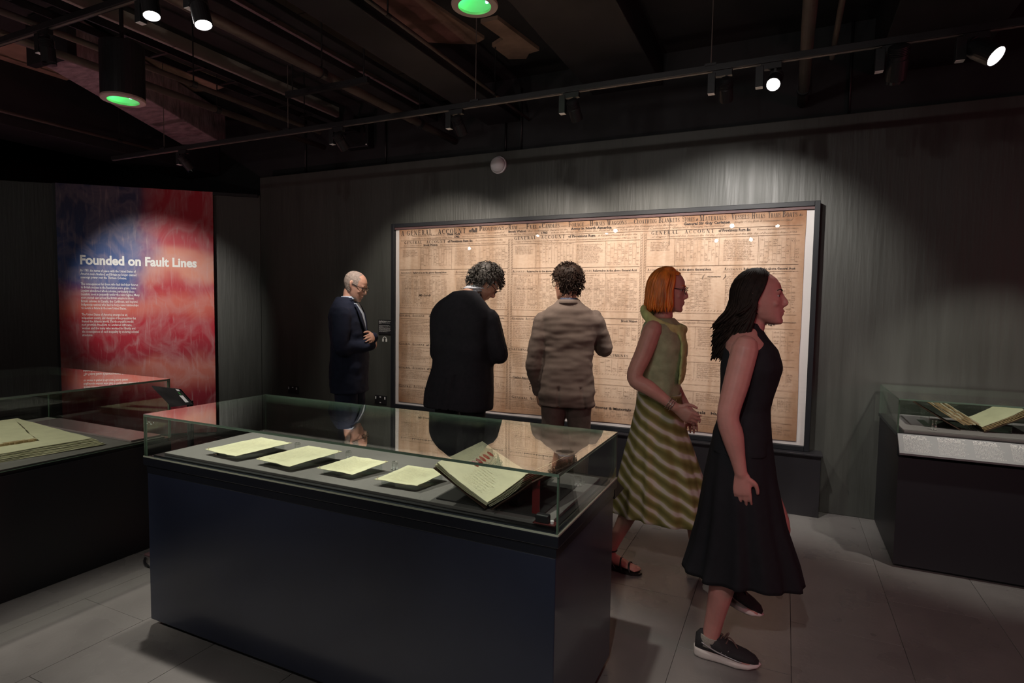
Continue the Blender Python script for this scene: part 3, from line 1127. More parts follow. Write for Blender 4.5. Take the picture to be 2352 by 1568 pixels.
pl = thing('document_plinth', 'long low black plinth under the framed document', 'plinth', (-1.65, 4.77, 0))
PLM = mat('black_plinth_paint', (0.018, 0.017, 0.02), 0.3)
MB().box((-3.6, 4.69, 0), (0.272, WY - .004, .447)).build('plinth_body', PLM, pl, bevel=.003)
MB().box((-3.6, 4.675, .447), (0.28, WY - .004, .461)).build('plinth_top', PLM, pl, bevel=.003)

# ------------------------------------------------------------------ small things on the document wall
dome = thing('dome_sounder', 'round white dome alarm high on the wall above the frame', 'alarm', (-2.42, WY, 2.772))
MB().lathe([(.078, 0), (.078, .02), (.073, .024)], (-2.42, WY, 2.772), (0, -1, 0), 36).build('base_ring', WHITEP, dome, smooth=True)
MB().lathe([(.070, .02), (.070, .035), (.060, .058), (.04, .072), (.015, .079), (1e-6, .08)], (-2.42, WY, 2.772), (0, -1, 0), 36).build('dome', WHITEP, dome, smooth=True)

lab = thing('wall_label', 'small black caption board with white print left of the frame', 'label', (-3.70, WY, 1.26))
MB().box((-3.772, WY - .012, 1.187), (-3.60, WY, 1.335)).build('board', BLACK, lab)
lt = MB()
for k, (f, h) in enumerate(((.95, .008), (.6, .008), (.9, .005), (.2, .005), (0, 0), (.85, .004), (.95, .004), (.4, .004), (.95, .004), (.95, .004), (.92, .004), (.96, .004), (.9, .004), (.7, .004))):
    if f:
        scribble(lt, (-3.764, WY - .0125, 1.318 - k * .0082), X_, Z_, .15, h, rng, slant=0, fill=f, wt=.4)
lt.build('caption_print', WHITET, lab)
hp = thing('headphone_sign', 'white headphone symbol stuck on the wall under the caption board', 'sign', (-3.70, WY, 1.12))
h1 = MB()
for k in range(12):
    a0_, a1_ = math.pi * k / 12, math.pi * (k + 1) / 12
    h1.add([(-3.70 + r * math.cos(a), WY - .002, 1.138 + r * math.sin(a)) for r, a in ((.026, a0_), (.026, a1_), (.018, a1_), (.018, a0_))], [(3, 2, 1, 0)])
for s in (-1, 1):
    x = -3.70 + s * .021
    h1.box((x - .009, WY - .003, 1.112), (x + .009, WY - .001, 1.14))
h1.build('symbol', WHITET, hp)


def socket(x0, z0, lb, dark):
    t = thing('power_socket', lb, 'socket', (x0 + .075, WY, z0))
    MB().box((x0, WY - .012, z0), (x0 + .15, WY, z0 + .09)).build('face_plate', BLACK, t, bevel=.004)
    for dx in (.012, .128):
        MB().box((x0 + dx, WY - .017, z0 + .052), (x0 + dx + .011, WY - .01, z0 + .078)).build('switch', WHITEP, t)
    MB().box((x0 + .066, WY - .0135, z0 + .068), (x0 + .084, WY - .011, z0 + .08)).build('indicator', WHITEP, t)
    for dx in (.045, .105):
        for ax, az in ((0, .04), (-.012, .022), (.012, .022)):
            MB().box((x0 + dx + ax - .003, WY - .0128, z0 + az), (x0 + dx + ax + .003, WY - .0115, z0 + az + .008)).build('pin_hole', UPPER, t)
    if not dark:
        MB().box((x0 + .066, WY - .0135, z0 + .012), (x0 + .084, WY - .011, z0 + .022)).build('indicator', WHITEP, t)


socket(-3.82, .465, 'black double power socket between the navy suit man and the frame', False)
socket(-5.03, .475, 'black double power socket alone on the dark wall near the corner', True)

# ------------------------------------------------------------------ glass cases
NAVY = mat('dark_navy_laminate', (0.018, 0.024, 0.048), 0.35, var=.12, scale=3, coat=.6)
RIM = mat('black_case_rim', (0.012, 0.014, 0.02), 0.22)
DECK = mat('grey_felt_deck', (0.175, 0.162, 0.160), 0.9, bump=.15, bscale=400)
DECKB = mat('charcoal_felt_board', (0.03, 0.028, 0.028), 0.9)
BODYK = mat('black_case_body', (0.014, 0.013, 0.017), 0.45)
VELLUM = mat('cream_letter_paper', (0.70, 0.67, 0.47), 0.8, var=.08, scale=12)
PAPER2 = mat('worn_cream_page', (0.66, 0.63, 0.46), 0.8, var=.10, scale=9)
SEPIA = mat('sepia_hand_ink', (0.50, 0.44, 0.30), 0.8)
TAN = mat('tan_page_edges', (0.42, 0.30, 0.16), 0.8, var=.35, scale=40, stretch=(1, 1, 6))
LEATH = mat('dark_brown_leather', (0.06, 0.032, 0.02), 0.55)


def pane(lo, hi, t, axis, name='glass_pane'):
    """box pane with green edges; axis = thin direction"""
    mb = MB().box(lo, hi)
    mb.m = [(0 if {0: 2, 1: 2, 2: 1, 3: 0, 4: 1, 5: 0}[k] == axis else 1) for k in range(6)]
    return mb.build(name, [GLASS, GEDGE], t)


def glass_box(t, x0, x1, y0, y1, z0, z1, g=.009):
    pane((x0, y0, z1 - g), (x1, y1, z1), t, 2, 'top_pane')
    pane((x0, y0, z0), (x1, y0 + g, z1 - g - .0006), t, 1)
    pane((x0, y1 - g, z0), (x1, y1, z1 - g - .0006), t, 1)
    pane((x0, y0 + g + .0006, z0), (x0 + g, y1 - g - .0006, z1 - g - .0006), t, 0)
    pane((x1 - g, y0 + g + .0006, z0), (x1, y1 - g - .0006, z1 - g - .0006), t, 0)


# centre case
KX0, KX1, KY0, KY1, KT = -2.613, -.606, 1.655, 2.352, .985
kc = thing('display_case', 'large navy-sided glass display case with letters and open book in the foreground', 'display case', ((KX0 + KX1) / 2, (KY0 + KY1) / 2, 0))
MB().box((KX0 + .012, KY0 + .012, .03), (KX1 - .012, KY1 - .012, .715)).build('cabinet_body', NAVY, kc, bevel=.003)
MB().box((KX0 + .05, KY0 + .05, 0), (KX1 - .05, KY1 - .05, .03)).build('kick_base', BLACK, kc)
MB().box((KX0 + .010, KY0 + .010, .715), (KX1 - .010, KY1 - .010, .748)).build('lower_band', RIM, kc, bevel=.002)
MB().box((KX0, KY0, .752), (KX1, KY1, .79)).build('rim_band', RIM, kc, bevel=.003)
MB().box((KX0 + .03, KY0 + .03, .748), (KX1 - .03, KY1 - .03, .796)).build('deck_tray', BLACK, kc)
MB().box((KX0 + .075, KY0 + .05, .796), (KX1 - .05, KY1 - .085, .808)).build('felt_deck', DECK, kc, bevel=.002)
glass_box(kc, KX0 + .004, KX1 - .004, KY0 + .004, KY1 - .004, .79, KT)
for s, sx_ in ((0, KX0 + .03), (1, KX0 + .05)):
    for k in range(3):
        MB().cyl((sx_ + k * .012 * (1 if s else 1), KY0 + .0035, .945 + .008 * ((k + s) % 2)), (sx_ + k * .012, KY0 + .0042, .945 + .008 * ((k + s) % 2)), .0025, n=8).build('safety_mark', WHITEP, kc)
EDGE_GLINT = mat('painted_edge_glint', (.42, .46, .36), .3)  # pale strips paint the lit lower edge of the glass
MB().box((KX0 + .002, KY0 + .0005, .7895), (KX1 - .002, KY0 + .0038, .7955)).build('lit_edge_strip', EDGE_GLINT, kc)
MB().box((KX1 - .0038, KY0 + .004, .7895), (KX1 - .0005, KY1 - .004, .7955)).build('lit_edge_strip', EDGE_GLINT, kc)
# reading rail on the visitors' side
MB().add([(KX0 + .02, KY1, .79), (KX1 - .01, KY1, .79), (KX1 - .01, KY1, .70), (KX0 + .02, KY1, .70), (KX0 + .02, KY1 + .16, .70), (KX1 - .01, KY1 + .16, .70)],
         [(0, 1, 2, 3), (0, 4, 5, 1), (3, 2, 5, 4), (0, 3, 4), (1, 5, 2)]).build('caption_rail', BLACKM, kc)


def quad_sheet(name, pts, th, m, parent=None, nrm=Vector((0, 0, 1)), ragged=0.0, seed=0, curl=0.0):
    """a sheet of paper through four corners, 12 x 12 grid with a little waviness"""
    rg = random.Random(seed)
    n = 12
    A, B, Cc, D = [Vector(p) for p in pts]
    mb = MB()
    top, bot = [], []
    for j in range(n + 1):
        for i in range(n + 1):
            u, v = i / n, j / n
            p = (A * (1 - u) + B * u) * (1 - v) + (D * (1 - u) + Cc * u) * v
            p = p + nrm * (0.0022 * noise.noise((u * 2.3 + seed, v * 2.7, seed * 1.3)) + curl * ((2 * u - 1) ** 2 - .4))
            if ragged and (i in (0, n) or j in (0, n)):
                p = p + Vector((rg.uniform(-1, 1), rg.uniform(-1, 1), 0)) * ragged
            top.append(p)
            bot.append(p - nrm * th)
    k = n + 1
    fs = []
    for j in range(n):
        for i in range(n):
            q = (j * k + i, j * k + i + 1, (j + 1) * k + i + 1, (j + 1) * k + i)
            fs.append(q)
            fs.append(tuple(x + k * k for x in reversed(q)))
    for i in range(n):
        for a, b in ((i, i + 1), (n * k + i + 1, n * k + i), ((i + 1) * k, i * k), (i * k + n, (i + 1) * k + n)):
            fs.append((b, a, a + k * k, b + k * k))
    mb.add(top + bot, fs)
    return mb.build(name, m, parent, smooth=False)


LET = [([(-2.344, 1.765), (-2.126, 1.748), (-2.055, 1.995), (-2.265, 2.008)], 'leftmost', 1),
       ([(-2.016, 1.755), (-1.806, 1.740), (-1.745, 1.983), (-1.95, 1.99)], 'second from the left', 2),
       ([(-1.695, 1.775), (-1.509, 1.772), (-1.463, 1.94), (-1.646, 1.94)], 'third from the left', 3),
       ([(-1.393, 1.760), (-1.205, 1.768), (-1.172, 1.94), (-1.36, 1.933)], 'next to the open book', 4)]
for pts, wh, sd in LET:
    c = sum((Vector((*p, 0)) for p in pts), Vector()) / 4
    lt_ = thing('cream_letter', 'cream handwritten letter on a clear mount in the centre case, ' + wh, 'letter', (c.x, c.y, .808), 0, 'letters in the centre case')
    z = [.832, .832, .848, .848]
    quad_sheet('letter_sheet', [(p[0], p[1], zz) for p, zz in zip(pts, z)], .0016, VELLUM, lt_, ragged=.0018, seed=sd)
    ins = [c + (Vector((*p, 0)) - c) * .82 for p in pts]
    MB().add([(p.x, p.y, .8085) for p in ins] + [(p.x, p.y, zz - .004) for p, zz in zip(ins, z)], [(3, 2, 1, 0), (4, 5, 6, 7), (0, 1, 5, 4), (1, 2, 6, 5), (2, 3, 7, 6), (3, 0, 4, 7)]).build('clear_mount', ACRYL, lt_)
    ink = MB()
    A, B, Cc, D = [Vector((p[0], p[1], zz + .0042)) for p, zz in zip(pts, z)]
    ux, uy = (B - A), (D - A)
    for k in range(13):
        scribble(ink, A + ux * .12 + uy * (.12 + k * .06), ux.normalized(), uy.normalized(), ux.length * .76, .006, rng, fill=rng.uniform(.7, 1))
    ink.build('handwriting', SEPIA, lt_)
    for u_, v_ in ((.04, .04), (.96, .96)):
        p = A + ux * u_ + uy * v_
        MB().bar(p + Vector((-.012, .012, 0)), p + Vector((.012, -.012, 0)), .0018, .001).build('corner_thread', TAN, lt_)
PEGG = glassmat('sparkling_acrylic', (.97, .98, .97), .28, 1.0)
for (x, y), wh in (((-2.045, 2.02), 'at the corner of the leftmost letter'), ((-1.735, 2.012), 'at the corner of the second letter'), ((-1.452, 1.968), 'at the corner of the third letter'), ((-.70, 2.12), 'beside the open book near the right pane')):
    pg = thing('acrylic_peg', 'small clear acrylic peg ' + wh, 'peg', (x, y, .808), 0, 'clear pegs in the centre case')
    MB().lathe([(.014, 0), (.014, .03), (.011, .034), (.011, .036)], (x, y, .808), (0, 0, 1), 14).build('peg_body', PEGG, pg)
    for k in range(5):
        a = k * 1.256
        MB().ell((x + .011 * math.cos(a), y + .011 * math.sin(a), .812), (.0045, .0045, .0045), n=6).build('sparkle_bead', WHITEP, pg)  # white beads stand in for sparkling highlights on the clear peg

bb = MB().box((-1.10, 1.735, .808), (-.70, 2.10, .814)).build('felt_board', DECKB, bevel=.001)
tag(bb, 'charcoal felt rectangle under the open book in the centre case', 'board')
bk = thing('open_book', 'open manuscript book with red wax seals on a clear cradle in the centre case', 'book', (-.87, 1.88, .814))
SPN, SPF = Vector((-.877, 1.703, .838)), Vector((-.836, 2.051, .838))
LN, LF = Vector((-1.085, 1.715, .945)), Vector((-1.096, 2.07, .945))
RN, RF = Vector((-.735, 1.70, .957)), Vector((-.688, 2.05, .957))
nl = (SPF - SPN).cross(LN - SPN).normalized()
nl = nl if nl.z > 0 else -nl
nr = (SPF - SPN).cross(RN - SPN).normalized()
nr = nr if nr.z > 0 else -nr
quad_sheet('page', [LN, SPN, SPF, LF], .003, PAPER2, bk, nl, .001, 5, .006)
for k in range(4):
    quad_sheet('page', [LN - nl * (.004 + .003 * k) + Vector((-.002 * k, 0, 0)), SPN - nl * (.003 + .003 * k), SPF - nl * (.003 + .003 * k), LF - nl * (.004 + .003 * k)], .0015, VELLUM, bk, nl, .0008, 6 + k, .005)
quad_sheet('cover_board', [LN - nl * .02 + Vector((-.006, 0, 0)), SPN - nl * .02, SPF - nl * .02, LF - nl * .02 + Vector((-.006, 0, 0))], .004, LEATH, bk, nl)
for k in range(6):
    f = 1 - .05 * k
    quad_sheet('page', [SPN + nr * (.002 - .003 * k), SPN + (RN - SPN) * f - nr * .004 * k, SPF + (RF - SPF) * f - nr * .004 * k, SPF + nr * (.002 - .003 * k)], .0012, PAPER2 if k % 2 else VELLUM, bk, nr, .0012, 12 + k, .004)
quad_sheet('cover_board', [SPN - nr * .022, RN - nr * .027, RF - nr * .027, SPF - nr * .022], .004, LEATH, bk, nr)
SEAL = mat('red_sealing_wax', (0.42, 0.02, 0.015), 0.35)
lx, ly = (SPN - LN), (LF - LN)
for k, (u_, v_) in enumerate(((.33, .46), (.325, .56), (.32, .645), (.315, .74), (.31, .85))):
    p = LN + lx * u_ + ly * v_ + nl * .0045
    fr = Matrix.Translation(p) @ Matrix((lx.normalized().to_4d()[:3] + (0,), ly.normalized().to_4d()[:3] + (0,), tuple(nl) + (0,), (0, 0, 0, 1))).transposed()
    MB().ell((0, 0, 0), (.017, .0115, .004), fr, 14).build('wax_seal', SEAL, bk, smooth=True)
ink = MB()
for k in range(17):
    v_ = .08 + k * .052
    scribble(ink, LN + lx * .42 + ly * v_ + nl * .005, lx.normalized(), ly.normalized(), lx.length * .48, .006, rng, fill=rng.uniform(.7, 1))
for k in range(9):
    scribble(ink, LN + lx * .08 + ly * (.3 + k * .07) + nl * .006, lx.normalized(), ly.normalized(), lx.length * .18, .006, rng)
ink.build('handwriting', SEPIA, bk)
# clear cradle: V of two plates on feet
cr = thing('book_cradle', 'clear acrylic cradle holding up the open book in the centre case', 'cradle', (-.87, 1.88, .814))
quad_sheet('cradle_plate', [LN * .6 + SPN * .4 - nl * .03, SPN - nl * .03, SPF - nl * .03, LF * .6 + SPF * .4 - nl * .03], .004, ACRYL, cr, nl)
quad_sheet('cradle_plate', [SPN - nr * .036, RN * .7 + SPN * .3 - nr * .034, RF * .7 + SPF * .3 - nr * .034, SPF - nr * .036], .004, ACRYL, cr, nr)
for yy in (1.78, 1.98):
    MB().box((-.80, yy, .814), (-.796, yy + .05, .89)).build('cradle_leg', ACRYL, cr)
    MB().box((-.96, yy, .814), (-.956, yy + .05, .86)).build('cradle_leg', ACRYL, cr)
    MB().box((-.96, yy, .814), (-.796, yy + .05, .818)).build('cradle_leg', ACRYL, cr)
rb = MB().box((-.735, 1.747, .8148), (-.708, 1.7485, .928))
o = rb.build('silk_ribbon', mat('dark_red_silk', (0.13, 0.008, 0.010), 0.4))
tag(o, 'dark red ribbon hanging below the open book in the centre case', 'ribbon')
lg = thing('data_logger', 'small black climate logger in the front right corner of the centre case', 'data logger', (-.66, 1.70, .796))
MB().box((-.70, 1.69, .808), (-.655, 1.715, .836)).build('housing', BLACK, lg, bevel=.004)
MB().box((-.705, 1.683, .808), (-.63, 1.72, .811)).build('base_plate', mat('maroon_plate', (.07, .012, .012), .4), lg)
MB().cyl((-.645, 1.70, .811), (-.645, 1.70, .82), .006, n=12).build('sensor', WHITEP, lg)

# left case
AX0, AX1, AY0, AY1, AT, AG = -4.75, -3.43, .25, 2.352, 1.016, .65
ac = thing('display_case', 'black glass-topped display case at the left edge in front of the banner', 'display case', ((AX0 + AX1) / 2, 1.3, 0))
MB().box((AX0, AY0, 0.0), (AX1, AY1, AG - .02)).build('cabinet_body', BODYK, ac, bevel=.003)
MB().box((AX0 + .01, AY0 + .01, AG - .02), (AX1 - .01, AY1 - .01, AG)).build('deck_tray', BLACK, ac)
MB().box((AX0 + .03, AY0 + .03, AG), (AX1 - .02, AY1 - .03, AG + .008)).build('felt_deck', DECK, ac)
glass_box(ac, AX0, AX1, AY0, AY1, AG, AT, .011)
ap = MB().box((-4.55, 2.13, AG + .0085), (-3.47, 2.315, AG + .02)).build('caption_strip', mat('grey_caption_card', (.22, .17, .18), .12), bevel=.003)
tag(ap, 'glossy grey caption strip lying along the far pane of the left case', 'caption')
ob = thing('bound_ledger', 'thick worn ledger with frayed cream pages in the left case', 'book', (-3.98, 1.78, AG + .008))
for k in range(7):
    z = AG + .012 + k * .006
    j = .012 * noise.noise((k * 1.7, 3, 1))
    quad_sheet('page', [(-4.62 + j, 1.35, z), (-3.62 + j - .004 * k, 1.42, z), (-3.53 + j - .010 * k, 2.02 - .006 * k, z + .004), (-4.6, 2.11 - .004 * k, z + .004)], .0035, PAPER2 if k % 2 else VELLUM, ob, Vector((0, 0, 1)), .004, 30 + k)
quad_sheet('page', [(-4.5, 1.36, AG + .062), (-3.86, 1.36, AG + .06), (-3.78, 1.80, AG + .06), (-4.45, 2.0, AG + .07)], .004, VELLUM, ob, Vector((0, 0, 1)), .006, 50, .004)
ce = MB()
for k in range(22):
    f = k / 22
    x = -3.86 + .08 * f
    y = 1.36 + .44 * f
    ce.box((x - .02, y, AG + .05), (x + .014 + rng.uniform(-.004, .004), y + .018, AG + .062 + rng.uniform(-.002, .003)))
ce.build('worn_fore_edge', TAN, ob)

# right case
QX0, QX1, QY0, QY1, QT, QG = .62, 2.7, 4.05, 4.79, .99, .785
qc = thing('display_case', 'black glass display case against the wall at the right edge', 'display case', (1.6, 4.4, 0))
MB().box((QX0 + .008, QY0 - .06, .02), (QX1, QY1, .655)).box((QX0 + .008, QY0, .655), (QX1, QY1, QG - .02)).build('cabinet_body', BODYK, qc)
MB().box((QX0 + .06, QY0 - .03, 0), (QX1, QY1, .02)).build('kick_base', BLACK, qc)
MB().box((QX0, QY0 - .005, QG - .02), (QX1, QY1, QG)).build('rim_band', RIM, qc, bevel=.002)
MB().box((QX0 + .045, QY0 + .045, QG), (QX1 - .04, QY1 - .05, QG + .01)).build('felt_deck', mat('pale_mauve_deck', (.26, .23, .24), .9), qc)
glass_box(qc, QX0 + .002, QX1, QY0, QY1, QG, QT)
CAPM = mat('grey_caption_rail', (.23, .235, .24), .5)
rlp = [(QX0 + .004, QY0 - .006, QG), (QX1, QY0 - .006, QG), (QX1, QY0 - .105, QG - .095), (QX0 + .004, QY0 - .105, QG - .095)]
MB().add(rlp + [(QX0 + .004, QY0 - .006, QG - .012), (QX1, QY0 - .006, QG - .012), (QX1, QY0 - .1, QG - .107), (QX0 + .004, QY0 - .1, QG - .107)],
         [(0, 3, 2, 1), (4, 5, 6, 7), (0, 1, 5, 4), (1, 2, 6, 5), (2, 3, 7, 6), (3, 0, 4, 7)]).build('caption_rail', CAPM, qc)
cap = MB()
rd = (Vector(rlp[0]) - Vector(rlp[3])).normalized()
rn = Vector((0, -.69, .72)) * .0012
for c_ in range(5):
    xo = QX0 + .03 + c_ * .165
    for k in range(13):
        w_ = (.125, .14)[k > 2] * rng.uniform(.82, 1.0)
        p = Vector((xo, QY0 - .006, QG)) - rd * (.016 + k * .0088) + rn
        scribble(cap, p, X_, rd, w_, .0075 if k < 3 else .0055, rng, slant=0, wt=.45 if k < 3 else .3)
cap.build('caption_print', WHITET, qc)
# open volume on a stand in the right case
vb = thing('open_volume', 'thick old volume lying open on a stand in the right case', 'book', (1.05, 4.4, QG + .01))
sN, sF = Vector((1.035, 4.27, .806)), Vector((1.035, 4.58, .806))
for k in range(11):
    o_ = Vector((-.0075 * k, 0, -.001 * k)) + Vector((.035, 0, .035))
    a_, b_ = sN + o_, sF + o_
    tN, tF = Vector((.83 + .010 * math.sin(k), 4.27, .945)) + o_ * .9, Vector((.83 + .010 * math.sin(k), 4.58, .945)) + o_ * .9
    quad_sheet('page_block', [tN, a_, b_, tF], .007, TAN if k % 3 else PAPER2, vb, Vector((.5, 0, .85)), .003, 60 + k, .004)
quad_sheet('page', [Vector((1.075, 4.27, .825)), Vector((1.265, 4.27, .945)), Vector((1.265, 4.58, .955)), Vector((1.075, 4.58, .83))], .003, VELLUM, vb, Vector((-.5, 0, .85)), .001, 80, .004)
for k in range(4):
    d_ = Vector((.004, 0, -.006)) * (k + 1)
    quad_sheet('page', [Vector((1.075, 4.27, .825)) + d_, Vector((1.265, 4.27, .945)) + d_, Vector((1.265, 4.58, .955)) + d_, Vector((1.075, 4.58, .83)) + d_], .004, TAN, vb, Vector((-.5, 0, .85)), .002, 82 + k, .003)
quad_sheet('cover_board', [Vector((1.085, 4.265, .80)), Vector((1.30, 4.265, .925)), Vector((1.30, 4.585, .935)), Vector((1.085, 4.585, .805))], .006, LEATH, vb, Vector((-.5, 0, .85)))
quad_sheet('cover_board', [Vector((.755, 4.265, .935)), Vector((.975, 4.265, .80)), Vector((.975, 4.585, .80)), Vector((.755, 4.585, .935))], .006, LEATH, vb, Vector((.5, 0, .85)))
vs_ = thing('book_stand', 'clear acrylic stand under the open volume in the right case', 'stand', (.9, 4.4, QG + .01))
MB().box((.82, 4.30, QG + .01), (.826, 4.55, .885)).build('stand_leg', ACRYL, vs_)
MB().box((1.22, 4.30, QG + .01), (1.226, 4.55, .88)).build('stand_leg', ACRYL, vs_)
MB().box((.80, 4.30, QG + .01), (1.226, 4.55, QG + .014)).build('stand_base', ACRYL, vs_)
o = MB().box((.93, 4.33, QG + .0105), (1.5, 4.62, QG + .0135)).build('felt_board', DECKB)
tag(o, 'charcoal felt rectangle under the open volume in the right case', 'board')
for x, y in ((.83, 4.2),):
    pg = thing('acrylic_peg', 'clear acrylic peg before the open volume in the right case', 'peg', (x, y, QG + .01))
    MB().lathe([(.013, 0), (.013, .035), (.01, .04), (.01, .055), (.016, .06)], (x, y, QG + .01), (0, 0, 1), 14).build('peg_body', PEGG, pg)
    for k in range(5):
        MB().ell((x + .01 * math.cos(k * 1.256), y + .01 * math.sin(k * 1.256), QG + .015), (.004, .004, .004), n=6).build('sparkle_bead', WHITEP, pg)  # white beads painted in as highlights here too

# tilted screen on a stand between the cases
ts = thing('tablet_stand', 'black tilted tablet on a stand behind the centre case by the banner', 'tablet', (-3.22, 2.33, 0))
sc = [Vector(p) for p in ((-3.38, 2.20, .993), (-3.228, 2.27, .977), (-3.153, 2.30, .888), (-3.268, 2.245, .869))]
st_n = (sc[3] - sc[0]).cross(sc[1] - sc[0]).normalized()
st_n = st_n if st_n.y < 0 else -st_n
quad_sheet('screen_slab', [sc[0], sc[3], sc[2], sc[1]], .014, BLACKM, ts, st_n)
def on(u, v, k=.004):
    return sc[0] * (1 - u) * (1 - v) + sc[1] * u * (1 - v) + sc[2] * u * v + sc[3] * (1 - u) * v + st_n * k
MB().add([on(.78, .42), on(.93, .42), on(.93, .84), on(.78, .84)], [(0, 1, 2, 3)]).build('label_sticker', WHITEP, ts)
MB().add([on(.86, .02), on(.97, .02), on(.97, .14), on(.86, .14)], [(0, 1, 2, 3)]).build('port_label', WHITEP, ts)
MB().add([on(.84, .22), on(.90, .22), on(.90, .36), on(.84, .36)], [(0, 1, 2, 3)]).build('green_tag', mat('green_tag', (.03, .25, .05), .5), ts)
MB().cyl((-3.22, 2.33, .01), (-3.22, 2.33, .9), .018, n=14).build('post', BLACKM, ts)
MB().bar((-3.22, 2.33, .88), (-3.235, 2.285, .925), .05, .02).build('bracket', BLACKM, ts)
MB().box((-3.36, 2.12, 0), (-2.98, 2.52, .012)).build('base_plate', mat('mauve_steel_plate', (.3, .17, .18), .4, .2), ts, bevel=.003)
cb = MB()
cb.tube([(-3.3, 2.09, .009), (-3.24, 2.05, .009), (-3.16, 2.03, .009), (-3.06, 2.06, .009), (-2.9, 2.08, .009), (-2.7, 2.05, .009)], [.007] * 6, n=8)
tag(cb.build('power_cable', BLACK, smooth=True), 'black cable on the floor between the left and centre cases', 'cable')

# ------------------------------------------------------------------ lighting tracks and lamps
LENS = lampmat('lit_lens', (1.0, 0.98, 0.95), 30.0)
LENSP = lampmat('lit_pink_lens', (1.0, 0.45, 0.5), 12.0)
DEAD = mat('dark_lens', (0.03, 0.03, 0.035), 0.1)
SNOOT = glassmat('clear_snoot', (0.8, 0.8, 0.82), 0.08, 1.0)


def soffit(x):
    for x0, x1, z in ((-2.63, -2.30, 3.20), (-3.15, -3.03, 3.38), (-3.5, -3.19, 3.3), (-1.6, -1.0, 3.34), (.5, 1.1, 3.2), (-6.9, -6.3, 3.02)):
        if x0 - .02 < x < x1 + .02:
            return z
    return 3.6


def track(name, label, a, b, rods):
    t = thing(name, label, 'lighting track', a)
    MB().bar(a, b, .036, .034).build('rail', BLACKM, t, bevel=.002)
    d = Vector(b) - Vector(a)
    z = Vector((0, 0, -.0185))
    MB().bar(Vector(a) + z, Vector(b) + z, .012, .004).build('conductor_slot', PIPE, t)
    for k in rods:
        p = Vector(a) + d * k
        MB().cyl(p, (p.x, p.y, soffit(p.x)), .003, n=6).build('hanger_wire', PIPE, t)
        MB().box((p.x - .03, p.y - .022, p.z + .01), (p.x + .03, p.y + .022, p.z + .024)).build('clip', BLACKM, t)
    return t


TZA = 2.80
track('lighting_track', 'long black lighting track in front of the document wall', (-5.7, 3.4, TZA), (3.4, 3.4, TZA), (.08, .24, .42, .58, .74, .9))
track('lighting_track', 'black lighting track crossing the upper left corner', (-6.5, 1.95, 3.03), (-.6, 1.95, 3.03), (.1, .35, .6, .85))
track('lighting_track', 'black lighting track over the camera side of the room', (-7.5, -.5, 2.95), (2.0, -.5, 2.95), (.1, .5, .9))
track('lighting_track', 'rearmost black lighting track behind the camera', (-7.5, -2.6, 2.95), (2.0, -2.6, 2.95), (.1, .5, .9))


def spot(label, x, y, z, target, watts=0.0, col=(1, .93, .84), cone=40, blend=.5, lens=None, size=1.0, drop=.07, radius=.03, group=None):
    """track spotlight: adaptor, driver box, yoke, finned barrel, lens, clear snoot; lamp inside"""
    t = thing('track_spotlight', label, 'spotlight', (x, y, z), 0, group)
    MB().box((x - .05, y - .016, z - .05), (x + .05, y + .016, z - .018)).build('track_adaptor', BLACKM, t, bevel=.002)
    MB().box((x - .075, y - .02, z - .135), (x - .035, y + .02, z - .03)).build('driver_box', BLACKM, t, bevel=.002)
    MB().box((x - .072, y - .017, z - .137), (x - .038, y + .017, z - .1348)).build('rating_label', WHITEP, t)
    c = Vector((x + .02, y, z - .05 - drop))
    d = (Vector(target) - c).normalized()
    MB().bar((x + .02, y, z - .04), c, .012, .02).build('yoke', BLACKM, t)
    r = .036 * size
    L_ = .13 * size
    b0, b1 = c - d * L_ * .5, c + d * L_ * .5
    MB().lathe([(r * .5, 0), (r * .92, .008), (r * .92, L_ * .4), (r, L_ * .42), (r, L_), (r * .9, L_), (r * .9, L_ - .012)], b0, d, 24).build('barrel', BLACKM, t, smooth=False)
    for k in range(5):
        MB().lathe([(r * .9, 0), (r * 1.03, .001), (r * 1.03, .004), (r * .9, .005)], b0 + d * (.012 + k * .008), d, 20).build('cooling_fin', BLACKM, t)
    ln = b0 + d * (L_ - .010)
    m_ = lens if lens else (LENS if watts else DEAD)
    MB().cyl(ln, ln + d * .002, r * .88, n=24).build('lens', m_, t)
    sn = MB().lathe([(r * .98, L_), (r * .98, L_ + .014), (r * .94, L_ + .014), (r * .94, L_)], b0, d, 24, cap=False)
    if not watts:
        sn.build('clear_snoot', SNOOT, t)
    if watts:
        ld = bpy.data.lights.new('lamp', 'SPOT')
        ld.energy = watts
        ld.color = col
        ld.spot_size = R(cone)
        ld.spot_blend = blend
        ld.shadow_soft_size = radius
        lo = bpy.data.objects.new('lamp', ld)
        p = ln + d * .035
        lo.matrix_local = WM[t].inverted() @ (Matrix.Translation(p) @ (-d).to_track_quat('Z', 'Y').to_matrix().to_4x4())
        reg(lo, t)
    return t


W_ = LAMP
WARM, COOL = (1, .89, .78), (1, .94, .88)
